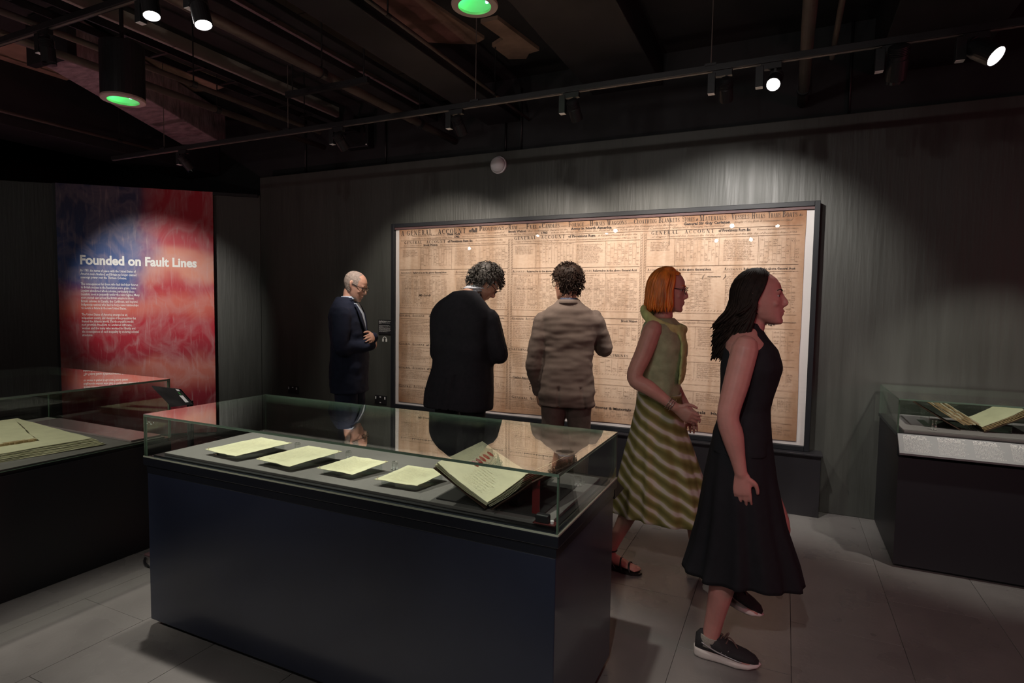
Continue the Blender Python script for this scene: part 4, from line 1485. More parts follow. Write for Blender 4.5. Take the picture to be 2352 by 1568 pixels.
# on the document track, facing the sheet
spot('track spotlight hanging above the navy suit man', -3.02, 3.4, TZA, (-2.95, WY, 1.35), W_['document'], WARM, 84, .5)
spot('track spotlight above the grey haired man', -2.02, 3.4, TZA, (-2.0, WY, 1.35), W_['document'], WARM, 84, .5)
spot('track spotlight above the tan suit man', -1.22, 3.4, TZA, (-1.15, WY, 1.35), W_['document'], WARM, 84, .5)
spot('track spotlight beside the lit one over the walking women', -.36, 3.4, TZA, (-.42, WY, 1.5), W_['document'] * 1.5, COOL, 90, .55)
spot('small lit track spotlight shining towards the camera over the walking women', -.12, 3.4, TZA, (-.35, 1.2, .9), W_['face'], COOL, 46, .6, drop=.055)
spot('unlit track spotlight between the two lit ones at the upper right', .42, 3.4, TZA, (.5, WY, .9), 0, drop=.05, size=1.25)
spot('large lit track spotlight at the upper right corner', .74, 3.4, TZA, (1.9, 2.5, 1.5), W_['face'] * .6, COOL, 44, .6, drop=.045, size=1.3)
spot('unlit track spotlight at the far left end of the document track', -4.72, 3.4, TZA, (-4.6, WY, 1.3), 0)
spot('track spotlight over the glass case at the right edge', 1.25, 3.4, TZA, (1.2, 4.45, .8), W_['right'], (1, .96, .85), 58, .6)
# on the upper left track
spot('lit track spotlight cut by the top edge at the upper left', -2.955, 1.95, 3.03, (-2.35, 1.75, .8), W_['case'], (1, .95, .84), 52, .55, drop=.0, size=1.15)
spot('round lit track spotlight near the top left, pointing down', -2.59, 1.95, 3.03, (-1.9, 1.9, .8), W_['case'], (1, .95, .84), 50, .55, drop=.11, size=1.15)
spot('unlit track spotlight at the upper left edge', -3.86, 1.95, 3.03, (-3.86, 2.2, .3), 0, drop=.08)
spot('lit track spotlight lighting the banner from the upper left track', -5.35, 1.95, 3.03, tuple(CORNER - WDIR * .98 + Vector((0, 0, 1.45))), W_['panel'] * 1.1, (1, .93, .86), 42, .9, drop=.02)
spot('track spotlight over the open book side of the centre case', -.95, 1.95, 3.03, (-.95, 1.95, .8), W_['case'] * .8, (1, .95, .84), 44, .55, drop=.04)
# on the tracks on the camera's side
spot('track spotlight behind the camera lighting the left case', -4.2, -.5, 2.95, (-4.0, 1.4, .6), W_['case'] * 1.7, (1, .93, .8), 52, .6)
spot('track spotlight behind the camera lighting the floor at the left', -2.9, -.5, 2.95, (-3.0, .9, 0), W_['general'] * .6, (1, .93, .86), 80, .7)
spot('track spotlight behind the camera lighting the open floor', -.2, -.5, 2.95, (.5, 2.3, 0), W_['general'] * 1.1, (1, .93, .88), 62, .8)
spot('pink track spotlight behind the camera at the right', 1.5, -.5, 2.95, (-.1, 2.9, 1.1), W_['pink'], (1, .28, .36), 42, .7, LENSP)
for k, (x, y, tx) in enumerate(((-6.8, -2.6, -5.6), (-2.74, -.5, -2.2), (-.85, -.5, -.6), (-.68, -2.6, -.3), (-1.3, -2.6, -1.0))):
    spot('track spotlight behind the camera, ' + ('far left', 'left of centre', 'centre', 'rear right', 'rear centre')[k], x, y, 2.95, (tx, 4.8, 1.6), W_['general'] * .35, (1, .94, .88), 60, .8)

GREEN = mat('pale_reflector', (.55, .55, .55), .45)
RING = mat('pinkish_trim_ring', (0.42, 0.30, 0.28), 0.4)


def can(label, x, y, z, r, h, top):
    t = thing('pendant_downlight', label, 'downlight', (x, y, z))
    MB().lathe([(r * .97, .01), (r, .02), (r, h), (r * .6, h + .02), (.001, h + .02)], (x, y, z), (0, 0, 1), 40, cap=False).build('housing', BLACK, t, smooth=False)
    MB().lathe([(r * .72, 0), (r * 1.0, 0), (r * 1.02, .008), (r * 1.0, .018), (r * .72, .012), (r * .72, 0)], (x, y, z), (0, 0, 1), 40, cap=False).build('trim_ring', RING, t)
    MB().lathe([(r * .72, .012), (r * .6, .05), (r * .3, .075), (1e-6, .08)], (x, y, z), (0, 0, 1), 32, cap=False).build('reflector', GREEN, t, smooth=True)
    MB().cyl((x, y, z + h), (x, y, top), .012, n=10).build('stem', BLACKM, t)
    ld = bpy.data.lights.new('lamp', 'POINT')
    ld.energy, ld.color, ld.shadow_soft_size = .28, (.04, 1, .16), .012
    lo = bpy.data.objects.new('lamp', ld)
    lo.location = (-r * .34, -r * .15, .034)
    reg(lo, t)
    MB().cyl((x + r * .6, y, z + .014), (x + r * .6, y, z + .004), .008, n=10).build('status_light', lampmat('cyan_led', (.3, 1, .7), 5), t)


can('black pendant downlight glowing green at the upper left', -3.712, 2.284, 2.708, .118, .33, 3.6)
can('black pendant downlight glowing green at the top centre', -1.446, 2.598, 2.964, .113, .3, 3.34)

OPALP = lampmat('pink_opal_glow', (1, .30, .36), 4.0)


def uplighter(label, x, y, target, watts, col, cone):  # added fill light for the ceiling, shaped as a floor fitting
    t = thing('fill_uplighter', label, 'uplighter', (x, y, 0))
    MB().lathe([(.11, 0), (.11, .012), (.02, .016)], (x, y, 0), (0, 0, 1), 24).build('base', BLACKM, t)
    c = Vector((x, y, .16))
    d = (Vector(target) - c).normalized()
    MB().cyl((x, y, .012), c, .014, n=12).build('stem', BLACKM, t)
    b0 = c - d * .06
    MB().lathe([(.03, 0), (.055, .03), (.06, .14), (.054, .14), (.054, .125)], b0, d, 24).build('barrel', BLACKM, t)
    MB().cyl(b0 + d * .126, b0 + d * .128, .053, n=24).build('lens', LENS if col[1] > .6 else LENSP, t)
    ld = bpy.data.lights.new('lamp', 'SPOT')
    ld.energy, ld.color, ld.spot_size, ld.spot_blend, ld.shadow_soft_size = watts, col, R(cone), .7, .05
    lo = bpy.data.objects.new('lamp', ld)
    lo.matrix_local = WM[t].inverted() @ (Matrix.Translation(b0 + d * .17) @ (-d).to_track_quat('Z', 'Y').to_matrix().to_4x4())
    reg(lo, t)


uplighter('added pink fill uplighter left of the left case, out of view', -5.6, .9, (-4.8, 3.0, 3.5), W_['pink_ceiling_fill'], (1, .50, .55), 75)
uplighter('added warm fill uplighter behind the camera', -1.3, -1.2, (-2.6, 3.0, 3.6), W_['ceiling_fill'], (1, .84, .72), 70)
# added pink fill light, built as a wall lamp out of view
wl = thing('pink_fill_lamp', 'added pink fill lamp on the right wall, out of view', 'wall lamp', (FX1, 2.0, 1.7))
MB().box((FX1 - .03, 1.7, 1.5), (FX1 - .002, 2.3, 1.9)).build('back_plate', BLACKM, wl)
MB().box((FX1 - .08, 1.72, 1.52), (FX1 - .031, 2.28, 1.88)).build('diffuser', OPALP, wl, bevel=.01)
ld = bpy.data.lights.new('lamp', 'AREA')
ld.shape = 'RECTANGLE'
ld.size, ld.size_y = .56, .36
ld.energy = W_['pink_wall_fill']
ld.color = (1, .20, .28)
lo = bpy.data.objects.new('lamp', ld)
lo.location = (-.09, 0, 0)
lo.rotation_euler = (0, R(90), 0)
reg(lo, wl)


# ------------------------------------------------------------------ people
# every figure stands in its own frame: +y the way it faces, +x its right, z up
def skin(name, c, red=0.0):
    return mat(name, c, 0.5, var=.10, scale=14, bump=.05, bscale=160, sss=.08)


def cloth(name, c, var=.15, scale=30, bump=.10, bscale=900, rough=.85, stretch=(1, 1, 1)):
    return mat(name, c, rough, var=var, scale=scale, bump=bump, bscale=bscale, spec=.25, stretch=stretch)


HEAD = [(-.115, .070, .020, .020), (-.106, .060, .038, .036), (-.086, .036, .058, .052), (-.06, .019, .077, .061), (-.03, .006, .091, .0675), (0, -.004, .098, .0725),
        (.03, -.007, .101, .0745), (.06, -.009, .097, .072), (.085, -.011, .083, .063), (.105, -.012, .060, .046), (.117, -.012, .032, .025), (.1205, -.012, .010, .009)]


def head_at(loc, yaw=0.0, pitch=0.0, roll=0.0, s=1.0):
    """yaw >0 turns to the figure's left, pitch <0 looks down"""
    return Matrix.Translation(loc) @ Matrix.Rotation(yaw, 4, 'Z') @ Matrix.Rotation(pitch, 4, 'X') @ Matrix.Rotation(roll, 4, 'Y') @ Matrix.Scale(s, 4)


def head_rings(H, off=0.0, n=28):
    rg = []
    for z, yc, ry, rx in HEAD:
        ring = []
        for k in range(n):
            q = 2 * math.pi * k / n
            c, s = math.cos(q), math.sin(q)
            # a little squarer than an ellipse
            e = .92
            x = (rx + off) * math.copysign(abs(c) ** e, c)
            y = yc + (ry + off) * math.copysign(abs(s) ** e, s)
            ring.append(H @ Vector((x, y, z + off * (z / .12))))
        rg.append(ring)
    return rg


def head_prims(mb, H, neck_base, neck_r=.055, fem=False, ears=True):
    mb.rings(head_rings(H))
    # nose, brow, cheek, lips, chin, ears
    nz_ = .005 if fem else 0
    mb.tube([(0, .090, .022), (0, .102 - nz_ * .6, .0), (0, .114 - nz_, -.022), (0, .104 - nz_, -.033)], [.007, .009, .011, .009], n=8, mat=H)
    for s in (-1, 1):
        mb.ell((s * .031, .0780, .0185), (.0150, .0140, .0085), H, 10)
        mb.ell((s * .031, .0765, .0005), (.0145, .0135, .0060), H, 10)
    for s in (-1, 1):
        mb.ell((s * .009, .103, -.031), (.008, .009, .007), H, 8)
        mb.ell((s * .03, .083, .028), (.022, .012, .007), H, 8)
        mb.ell((s * .038, .068, -.025), (.020, .017, .016), H, 10)
        if ears:
            mb.tube([(s * .070, .004, -.028), (s * .079, -.004, -.012), (s * .084, -.012, .012), (s * .083, -.020, .028), (s * .077, -.006, .033), (s * .070, .006, .012)], [.006, .007, .007, .0065, .006, .004], n=7, mat=H)
            mb.ell((s * .073, -.006, .004), (.006, .014, .024), H, 8)
    mb.ell((0, .0955, -.0575), (.021, .0105, .0060), H, 8)
    mb.ell((0, .0930, -.0695), (.018, .0105, .0062), H, 8)
    mb.ell((0, .080, -.0985), (.020, .019, .014), H, 10)
    a, b = H @ Vector((0, -.022, -.02)), H @ Vector((0, -.018, -.075))
    nb = Vector(neck_base)
    mb.tube([a, b, (b + nb) / 2 + Vector((0, .004, 0)), nb], [(neck_r * .92, neck_r), (neck_r * .95, neck_r), (neck_r, neck_r), (neck_r * 1.25, neck_r * 1.1)], n=16)


def face_warp(H):
    Hi = H.inverted()
    eyes = [Vector((s * .031, .088, .010)) for s in (-1, 1)]

    def fn(c, n):
        p = Hi @ c
        if p.y < .03 or abs(p.z) > .13 or abs(p.x) > .1:
            return c
        d = 0.0
        for e in eyes:
            q = p - e
            d += .005 * math.exp(-((q.x / .017) ** 2 + (q.z / .011) ** 2))
        d += .0035 * math.exp(-(((p.z + .0635) / .0016) ** 2 + (p.x / .02) ** 2))
        return H @ (p + Vector((0, -d, 0))) if d > 1e-4 else c
    return fn


def eyes_mesh(H, root, iris=(.05, .03, .02)):
    mb = MB()
    for s in (-1, 1):
        mb.ell((s * .031, .0735, .009), (.0120, .0115, .0105), H, 14)
    mb.build('eyeballs', mat('eye_white', (.5, .47, .45), .2), root, smooth=True, local=True)
    mi = MB()
    for s in (-1, 1):
        mi.ell((s * .031, .0840, .009), (.0055, .0025, .0055), H, 10)
    mi.build('irises', mat('iris', iris, .15), root, smooth=True, local=True)
    br = MB()
    for s in (-1, 1):
        br.tube([(s * .014, .0935, .031), (s * .030, .0905, .036), (s * .048, .078, .032)], [(.0028, .0028), (.003, .003), (.0018, .0018)], n=6, mat=H)
    return br


def hand_prims(mb, wrist, d, pn, side, curl=(.35, .45, .3), k=1.0, spread=.0):
    """palm, four unequal fingers with knuckle bends, thumb off the side of the palm.
    d: wrist->knuckles, pn: palm normal, side: +1 thumb on the d x pn side"""
    w, d, pn = Vector(wrist), Vector(d).normalized(), Vector(pn)
    pn = (pn - d * pn.dot(d)).normalized()
    lat = d.cross(pn) * side
    mb.tube([w - d * .02 * k, w + d * .03 * k, w + d * .065 * k, w + d * .088 * k], [(.024 * k, .018 * k), (.033 * k, .016 * k), (.040 * k, .0145 * k), (.038 * k, .012 * k)], side=lat, n=14)
    spec = [(.030, .075, .0085), (.010, .083, .009), (-.011, .077, .0085), (-.030, .060, .0075)]
    for i, (o, L, r) in enumerate(spec):
        p = w + d * (.082 if i < 3 else .074) * k + lat * o * k
        dd = (d + lat * (o * 1.2 + spread * o * 8)).normalized()
        pts, rr = [p - dd * .015 * k, p], [r * k, r * 1.05 * k]
        ax = dd.cross(pn)
        ang = 0.0
        for seg, (f, c) in enumerate(((.46, curl[0]), (.30, curl[1]), (.24, curl[2]))):
            ang += c
            p = p + (dd * math.cos(ang) + pn * math.sin(ang)) * (L * f * k)
            pts.append(p)
            rr.append(r * (1.0 - .1 * (seg + 1)) * k)
        mb.tube(pts, rr, side=lat, n=9, sub=3)
    t0 = w + d * .022 * k + lat * .022 * k
    t1 = t0 + (d * .55 + lat * .7 + pn * .25).normalized() * .038 * k
    t2 = t1 + (d * .85 + lat * .25 + pn * .35).normalized() * .030 * k
    t3 = t2 + (d * .95 + lat * .0 + pn * .4).normalized() * .024 * k
    mb.tube([t0 - d * .01 * k, t0, t1, t2, t3], [.014 * k, .0145 * k, .0115 * k, .0098 * k, .0082 * k], side=pn, n=9, sub=3)


def limb(mb, pts, rad, n=14, side=(1, 0, 0)):
    mb.tube(pts, rad, side=side, n=n, sub=5)


def mid(a, b, t=.5):
    return Vector(a) * (1 - t) + Vector(b) * t


def arm_path(S, E, Wr):
    return [S, mid(S, E, .5), E, mid(E, Wr, .35), mid(E, Wr, .75), Wr]


def shoe(name, root, ankle, heading, pitch=0.0, L=.27, w=.045, upper=None, sole=None, lace=None, high=.07, sole_h=.022, sneaker=False):
    """shoe frame: +y toe; the ankle joint sits over the heel"""
    H = Matrix.Translation(ankle) @ Matrix.Rotation(heading, 4, 'Z') @ Matrix.Rotation(pitch, 4, 'X')
    z0 = -.085
    up = MB()
    st = [(-.062, .026, .030, .045), (-.045, .034, .045, .05), (0, .040, .052, .055), (.05, .043, .040, .042), (.10, .047, .030, .03), (.15, .044, .024, .023), (.185, .030, .017, .016), (.20, .012, .008, .008)]
    rg = []
    kk = L / .27
    for y, rx, rz, zc in st:
        ring = []
        for i in range(16):
            q = 2 * math.pi * i / 16
            c, s = math.cos(q), math.sin(q)
            zz = z0 + sole_h + (zc + rz * s if s > 0 else max(0, zc + zc * s))
            ring.append(H @ Vector((rx * (w / .045) * c * (1 if s < 0 else 1 - .35 * s), y * kk, zz)))
        rg.append(ring)
    up.rings(rg)
    u = up.build(name, upper, root, smooth=True, local=True)
    so = MB()
    outline = [(-.07, .0), (-.062, .024), (-.03, .036), (.02, .036), (.06, .038), (.11, .047), (.16, .042), (.195, .022), (.207, 0)]
    pl_ = [(x, y) for y, x in outline] + [(-x, y) for y, x in outline[-2:0:-1]]
    n = len(pl_)
    lv = [(0.0, .94), (sole_h * .25, 1.0), (sole_h * .8, 1.02), (sole_h * 1.2, .96)]
    rg = []
    for z, f in lv:
        ring = []
        for x, y in pl_:
            ex = 1.0
            if sneaker:
                ex = float(np.interp(y, [-.07, 0, .06, .12, .207], [1.75, 1.6, .95, 1.0, .7]))
            ring.append(H @ Vector((x * f * (w / .045), y * kk * (f if abs(y) > .15 else 1), z0 + z * ex + (.012 * max(0, (y - .13) / .08) ** 2 if sneaker else 0))))
        rg.append(ring)
    so.rings(rg)
    so.build('sole', sole, u, smooth=True, local=True)
    if lace:
        lc = MB()
        for i in range(4):
            y = (.045 + .022 * i) * kk
            zz = z0 + sole_h + .088 - .0165 * i
            lc.tube([H @ Vector((-.02, y, zz - .006)), H @ Vector((0, y + .006, zz + .001)), H @ Vector((.02, y, zz - .006))], [.0028] * 3, n=6)
        lc.tube([H @ Vector((0, .05, .006)), H @ Vector((.012, .065, .035)), H @ Vector((.018, .075, .045)), H @ Vector((.012, .06, .015))], [.003] * 4, n=6)
        lc.tube([H @ Vector((0, .05, .006)), H @ Vector((.01, .08, .022)), H @ Vector((.016, .11, -.01))], [.0028] * 3, n=6)
        lc.build('laces', lace, u, smooth=True, local=True)
    return u, H


def glasses(root, H, m, round_=False):
    mb = MB()
    for s in (-1, 1):
        pts = []
        n = 16
        for k in range(n + 1):
            q = 2 * math.pi * k / n
            a, b = (.021, .020) if round_ else (.026, .017)
            pts.append(H @ Vector((s * .033 + a * math.cos(q), .108 - .008 * abs(math.cos(q)), .008 + b * math.sin(q))))
        for p, q_ in zip(pts[:-1], pts[1:]):
            mb.cyl(p, q_, .0016 if round_ else .0026, n=6)
        mb.cyl(H @ Vector((s * .058, .100, .014)), H @ Vector((s * .080, .0, .016)), .0016 if round_ else .0024, n=6)
        mb.cyl(H @ Vector((s * .080, .0, .016)), H @ Vector((s * .078, -.025, -.004)), .0018, n=6)
    mb.cyl(H @ Vector((-.012, .109, .012)), H @ Vector((.012, .109, .012)), .0018, n=6)
    g = mb.build('glasses', m, root, local=True)
    ln = MB()
    for s in (-1, 1):
        a, b = (.020, .019) if round_ else (.025, .016)
        ln.add([H @ Vector((s * .033 + a * math.cos(2 * math.pi * k / 16), .104, .008 + b * math.sin(2 * math.pi * k / 16))) for k in range(16)], [tuple(range(16))])
    ln.build('spectacle_lens', ACRYL, g, local=True)


def hair_shell(H, keep, off, amp=.004, fr=40):
    """skull-hugging cap of hair over the part of the head where keep(p) holds"""
    n = 48
    mb = MB()
    zs = np.linspace(-.10, .1205, 40)
    hz = [h[0] for h in HEAD]
    cols = [np.interp(zs, hz, [h[i] for h in HEAD]) for i in (1, 2, 3)]
    idx, vs, fs = {}, [], []

    def vert(j, k):
        k %= n
        if (j, k) in idx:
            return idx[(j, k)]
        q = 2 * math.pi * k / n
        c, s = math.cos(q), math.sin(q)
        p = Vector(((cols[2][j]) * c, cols[0][j] + cols[1][j] * s, zs[j]))
        nn = Vector((c / max(cols[2][j], .01), s / max(cols[1][j], .01), zs[j] * 55)).normalized()
        o = off(p) if callable(off) else off
        p2 = p + nn * (o + amp * noise.noise(p * fr))
        idx[(j, k)] = len(vs)
        vs.append(H @ p2)
        return idx[(j, k)]
    for j in range(len(zs) - 1):
        for k in range(n):
            q = 2 * math.pi * (k + .5) / n
            p = Vector((cols[2][j] * math.cos(q), cols[0][j] + cols[1][j] * math.sin(q), zs[j]))
            if keep(p):
                fs.append((vert(j, k), vert(j, k + 1), vert(j + 1, k + 1), vert(j + 1, k)))
    tp = len(vs)
    if keep(Vector((0, 0, .12))):
        vs.append(H @ Vector((0, -.012, .121 + (off(Vector((0, -.012, .12))) if callable(off) else off))))
        j = len(zs) - 1
        for k in range(n):
            if (j, k) in idx and (j, (k + 1) % n) in idx:
                fs.append((idx[(j, k)], idx[(j, (k + 1) % n)], tp))
    mb.add(vs, fs)
    return mb


def curls(mb, H, keep, N, length, r, rg, out=.03, wave=.012):
    c = 0
    tries = 0
    while c < N and tries < N * 20:
        tries += 1
        v = Vector((rg.gauss(0, 1), rg.gauss(0, 1), rg.gauss(0, 1) + .4)).normalized()
        p = Vector((v.x * .074, -.008 + v.y * .099, .012 + v.z * .108))
        if not keep(p):
            continue
        c += 1
        t = Vector((rg.uniform(-1, 1), rg.uniform(-1, .6), rg.uniform(-1.2, .3)))
        t = (t - v * t.dot(v)).normalized()
        b = v.cross(t)
        L = length * rg.uniform(.6, 1.2)
        ph = rg.uniform(0, 6.28)
        pts = []
        for i in range(6):
            f = i / 5
            pts.append(H @ (p + v * (.004 + out * math.sin(f * 2.2)) + t * L * f + (b * math.cos(ph + f * 5) + v * math.sin(ph + f * 5)) * wave * f))
        mb.tube(pts, [r, r * 1.1, r, r * .85, r * .6, r * .25], n=5, sub=2, rnd=False)


def torso_rings(mb, secs, bend=lambda z: (0, 0), n=30, e=.82):
    rg = []
    zs = [s[0] for s in secs]
    for z in np.linspace(zs[0], zs[-1], 34):
        yc, rx, ry = (float(np.interp(z, zs, [s[i] for s in secs])) for i in (1, 2, 3))
        bx, by = bend(z)
        ring = []
        for k in range(n):
            q = 2 * math.pi * k / n
            c, s = math.cos(q), math.sin(q)
            ring.append(Vector((bx + rx * math.copysign(abs(c) ** e, c), by + yc + ry * math.copysign(abs(s) ** e, s), z)))
        rg.append(ring)
    mb.rings(rg)


def fold(amp, sx, sz, seed, extra=None):
    """cloth creases along the normal"""
    def fn(c, n):
        d = amp * noise.noise((c.x * sx + seed, c.y * sx, c.z * sz)) + amp * .5 * noise.noise((c.x * sx * 2.3, c.y * sx * 2.3 + seed, c.z * sz * 2.1))
        if extra:
            d += extra(c)
        return c + n * d
    return fn


def suit_man(label, loc, rotz, jm, tm, sm, hm, skm, shirtm, J, headp, secs, bend, hairf, glm, round_gl, seed, hands, extra=None, amp=.007, folds=(9, 14), sleeve=1.0, cz=0.0):
    root = thing('person', label, 'person', loc, rotz)
    H = head_at(*headp)
    nb = Vector(J['neck'])
    # continuous body: head, neck, trunk, arms, hands, legs
    b = MB()
    head_prims(b, H, nb)
    zs = [s[0] for s in secs]
    torso_rings(b, [(z, yc, rx * .8, ry * .78) for z, yc, rx, ry in secs], bend)
    for s, k in ((1, 'R'), (-1, 'L')):
        S, E, Wr = J['sh' + k], J['el' + k], J['wr' + k]
        limb(b, arm_path(S, E, Wr), [.05, .045, .038, .038, .028, .024])
        hp_, kn, an = J['hip' + k], J['kn' + k], J['an' + k]
        limb(b, [hp_, mid(hp_, kn), kn, mid(kn, an, .35), an], [.075, .068, .05, .05, .036])
        an = Vector(an)
        b.tube([an + Vector((0, -.03, -.05)), an + Vector((0, .05, -.055)), an + Vector((0, .13, -.065))], [.03, .035, .025], n=10)
        d, pn, sd, cu = hands[k]
        hand_prims(b, Wr, d, pn, sd, cu, 1.05)
    me = fuse(b, .0058, 2, .5)
    me.update()
    warp(me, face_warp(H))
    part(me, 'body', skm, root)
    eb = eyes_mesh(H, root)
    eb.build('eyebrows', hm, root, local=True)
    # jacket
    j = MB()
    torso_rings(j, secs, bend)
    for s, k in ((1, 'R'), (-1, 'L')):
        S, E, Wr = Vector(J['sh' + k]), Vector(J['el' + k]), Vector(J['wr' + k])
        Wc = mid(E, Wr, .97)
        rr = [(.066, .080), (.068, .076), (.062, .064), (.058, .060), (.051, .052), (.046, .046)]
        limb(j, arm_path(S, E, Wc), [(a * sleeve, c * sleeve) for a, c in rr], 16)
    bz = secs[-1][0]
    me = fuse(j, .0085, 5, .6)
    warp(me, fold(amp, folds[0], folds[1], seed, extra))
    jk = part(me, 'jacket', jm, root)
    # collar: standing band at the back of the neck
    for nm, mm, r_, h_, dz, parent in (('shirt_collar', shirtm, .064 + abs(cz) * .2, .040 + abs(cz) * .6, cz, root), ('jacket_collar', jm, .078, .045, -.018, jk)):
        cm = MB()
        prev = None
        hv = (H @ Vector((0, -.018, -.075)) - nb).normalized()
        ax = Vector((1, 0, 0))
        fy = hv.cross(ax) * -1
        rings_ = []
        for i in range(25):
            q = math.radians(-215 + 250 * i / 24) if nm == 'jacket_collar' else math.radians(-260 + 340 * i / 24)
            c, s = math.cos(q), math.sin(q)
            o = nb + hv * dz + ax * (r_ * c) + Vector((0, r_ * 1.05 * s, 0))
            tilt = hv * h_ - (ax * c + Vector((0, s, 0))) * .012
            w = (ax * c + Vector((0, s, 0))) * .007
            flop = (ax * c + Vector((0, s, 0))) * .016 - hv * h_ * .55
            rings_.append([o, o + tilt, o + tilt + w, o + tilt * .95 + flop + w])
        cm.add([p for r__ in rings_ for p in r__], [(4 * i + a, 4 * i + 4 + a, 4 * i + 5 + a, 4 * i + 1 + a) for i in range(24) for a in range(3)])
        ob_ = cm.build(nm, mm, parent, smooth=True, local=True)
        so = ob_.modifiers.new('solid', 'SOLIDIFY')
        so.thickness = .003
    # cuffs
    for k in 'RL':
        E, Wr = Vector(J['el' + k]), Vector(J['wr' + k])
        d = (Wr - E).normalized()
        cf = MB()
        cf.tube([Wr - d * .03, Wr - d * .004, Wr + d * .006], [.034, .034, .033], n=14, rnd=False)
        cf.build('shirt_cuff', shirtm, root, smooth=True, local=True)
    # trousers
    t = MB()
    torso_rings(t, [(.80, 0, .165, .12), (.88, 0, .172, .125), (.98, 0, .165, .12), (1.04, 0, .155, .11)], bend)
    for k in 'RL':
        hp_, kn, an = (Vector(J[a + k]) for a in ('hip', 'kn', 'an'))
        limb(t, [hp_ + Vector((0, 0, .02)), mid(hp_, kn, .45), kn, mid(kn, an, .5), an + Vector((0, .0, -.035))], [(.098, .108), (.092, .1), (.074, .078), (.068, .072), (.066, .072)], 18)
    me = fuse(t, .009, 4, .6)
    warp(me, fold(.006, 12, 9, seed + 3))
    part(me, 'trousers', tm, root)
    for k in 'RL':
        shoe('shoe', root, Vector(J['an' + k]), J.get('toe' + k, 0.0), upper=BLACK, sole=BLACK)
    hairf(root, H, hm)
    if glm:
        glasses(root, H, glm, round_gl)
    return root, H, jk


SK1, SK2, SK3 = skin('fair_ruddy_skin', (.56, .31, .23)), skin('warm_skin', (.50, .27, .19)), skin('tanned_skin', (.48, .24, .16))
GREYH = mat('short_grey_hair', (.30, .24, .21), .7, var=.3, scale=60, bump=.5, bscale=200)
SALTH = mat('dark_greying_hair', (.10, .09, .08), .6, var=.8, scale=55, col2=(.018, .015, .013), spec=.25)
BROWNH = mat('dark_brown_curls', (.022, .012, .008), .6, var=.6, scale=40, spec=.2)
NAVYC = cloth('navy_suit_cloth', (.014, .018, .038))
BLKC = cloth('black_suit_cloth', (.026, .025, .031))
TANC = cloth('taupe_linen', (.135, .100, .082), var=.07, scale=22)
TANT = cloth('taupe_linen_trousers', (.115, .087, .073), var=.12, scale=26)
SHB = mat('pale_blue_shirt', (.42, .50, .62), .8)
SHW = mat('white_shirt', (.62, .64, .70), .8)
SHD = mat('dark_blue_shirt', (.05, .06, .10), .8)
GLD = mat('dark_spectacle_frame', (.02, .012, .012), .25)
GLR = mat('wire_spectacle_frame', (.12, .08, .06), .3, .6)

# --- man in navy suit, arms folded, looking down
SECN = [(.735, .0, .205, .15), (.87, .0, .212, .155), (1.0, .01, .205, .155), (1.12, .015, .198, .148), (1.22, .01, .205, .142), (1.33, .0, .216, .14), (1.41, -.01, .222, .130), (1.455, -.015, .203, .112), (1.495, -.02, .155, .095), (1.525, -.025, .108, .080), (1.55, -.025, .078, .068)]


def bendN(z):
    return (0, -.02 * (z - .9) / .6 + .10 * max(0, z - 1.3) ** 1.3)


def hair1(root, H, hm):
    def keep(p):
        if p.y > .045 or p.z < -.055 + max(0, p.y) * 1.2:
            return False
        if p.y > .0 and p.z < .005:
            return False
        return p.z < .085 or p.y < .03
    hair_shell(H, keep, lambda p: .0035 if p.z < .06 else .0018, .0012, 120).build('hair', hm, root, smooth=True, local=True)
    st = hair_shell(H, lambda p: p.y > .035 and p.z < -.058 and abs(p.x) < .05, .001, .0006, 150)
    st.build('stubble', mat('grey_stubble', (.40, .28, .22), .8), root, smooth=True, local=True)


J1 = dict(neck=(0, -.005, 1.515), shR=(.188, -.005, 1.405), elR=(.235, .0, 1.13), wrR=(.03, .205, 1.14), shL=(-.188, -.005, 1.405), elL=(-.225, .07, 1.13), wrL=(.04, .222, 1.215),
          hipR=(.09, 0, .90), knR=(.10, .01, .49), anR=(.105, -.02, .085), hipL=(-.09, 0, .90), knL=(-.10, .03, .49), anL=(-.11, .03, .085), toeR=-.15, toeL=.2)
m1, _, _ = suit_man('man in navy suit with pale blue shirt, arms folded, looking down by the frame', (-3.40, 3.95, 0), R(-66), NAVYC, NAVYC, None, GREYH, SK1, SHB, J1,
         ((0, .055, 1.648), R(-8), R(-24), 0, 1.0), SECN, bendN, hair1, GLD, False, 1.0,
         dict(R=((-.9, .1, .1), (0, -1, 0), 1, (.2, .2, .2)), L=((1, .02, -.06), (-.1, -.9, -.35), -1, (.25, .3, .25))))

def chest_y(secs, bend, x, z, off):
    zs = [q[0] for q in secs]
    yc, rx, ry = (float(np.interp(z, zs, [q[i] for q in secs])) for i in (1, 2, 3))
    c = min(.98, (abs(x) / rx) ** (1 / .82))
    return bend(z)[1] + yc + ry * (1 - c * c) ** .41 + off


def v_strip(z0, z1, wl, wr, off, n=12):
    mb = MB()
    vs = []
    for i in range(n + 1):
        z = z0 + (z1 - z0) * i / n
        for k in range(5):
            f = k / 4
            x = wl(z) * (1 - f) + wr(z) * f
            vs.append((x, chest_y(SECN, bendN, x, z, off), z))
    mb.add(vs, [(i * 5 + k, i * 5 + k + 1, (i + 1) * 5 + k + 1, (i + 1) * 5 + k) for i in range(n) for k in range(4)])
    return mb


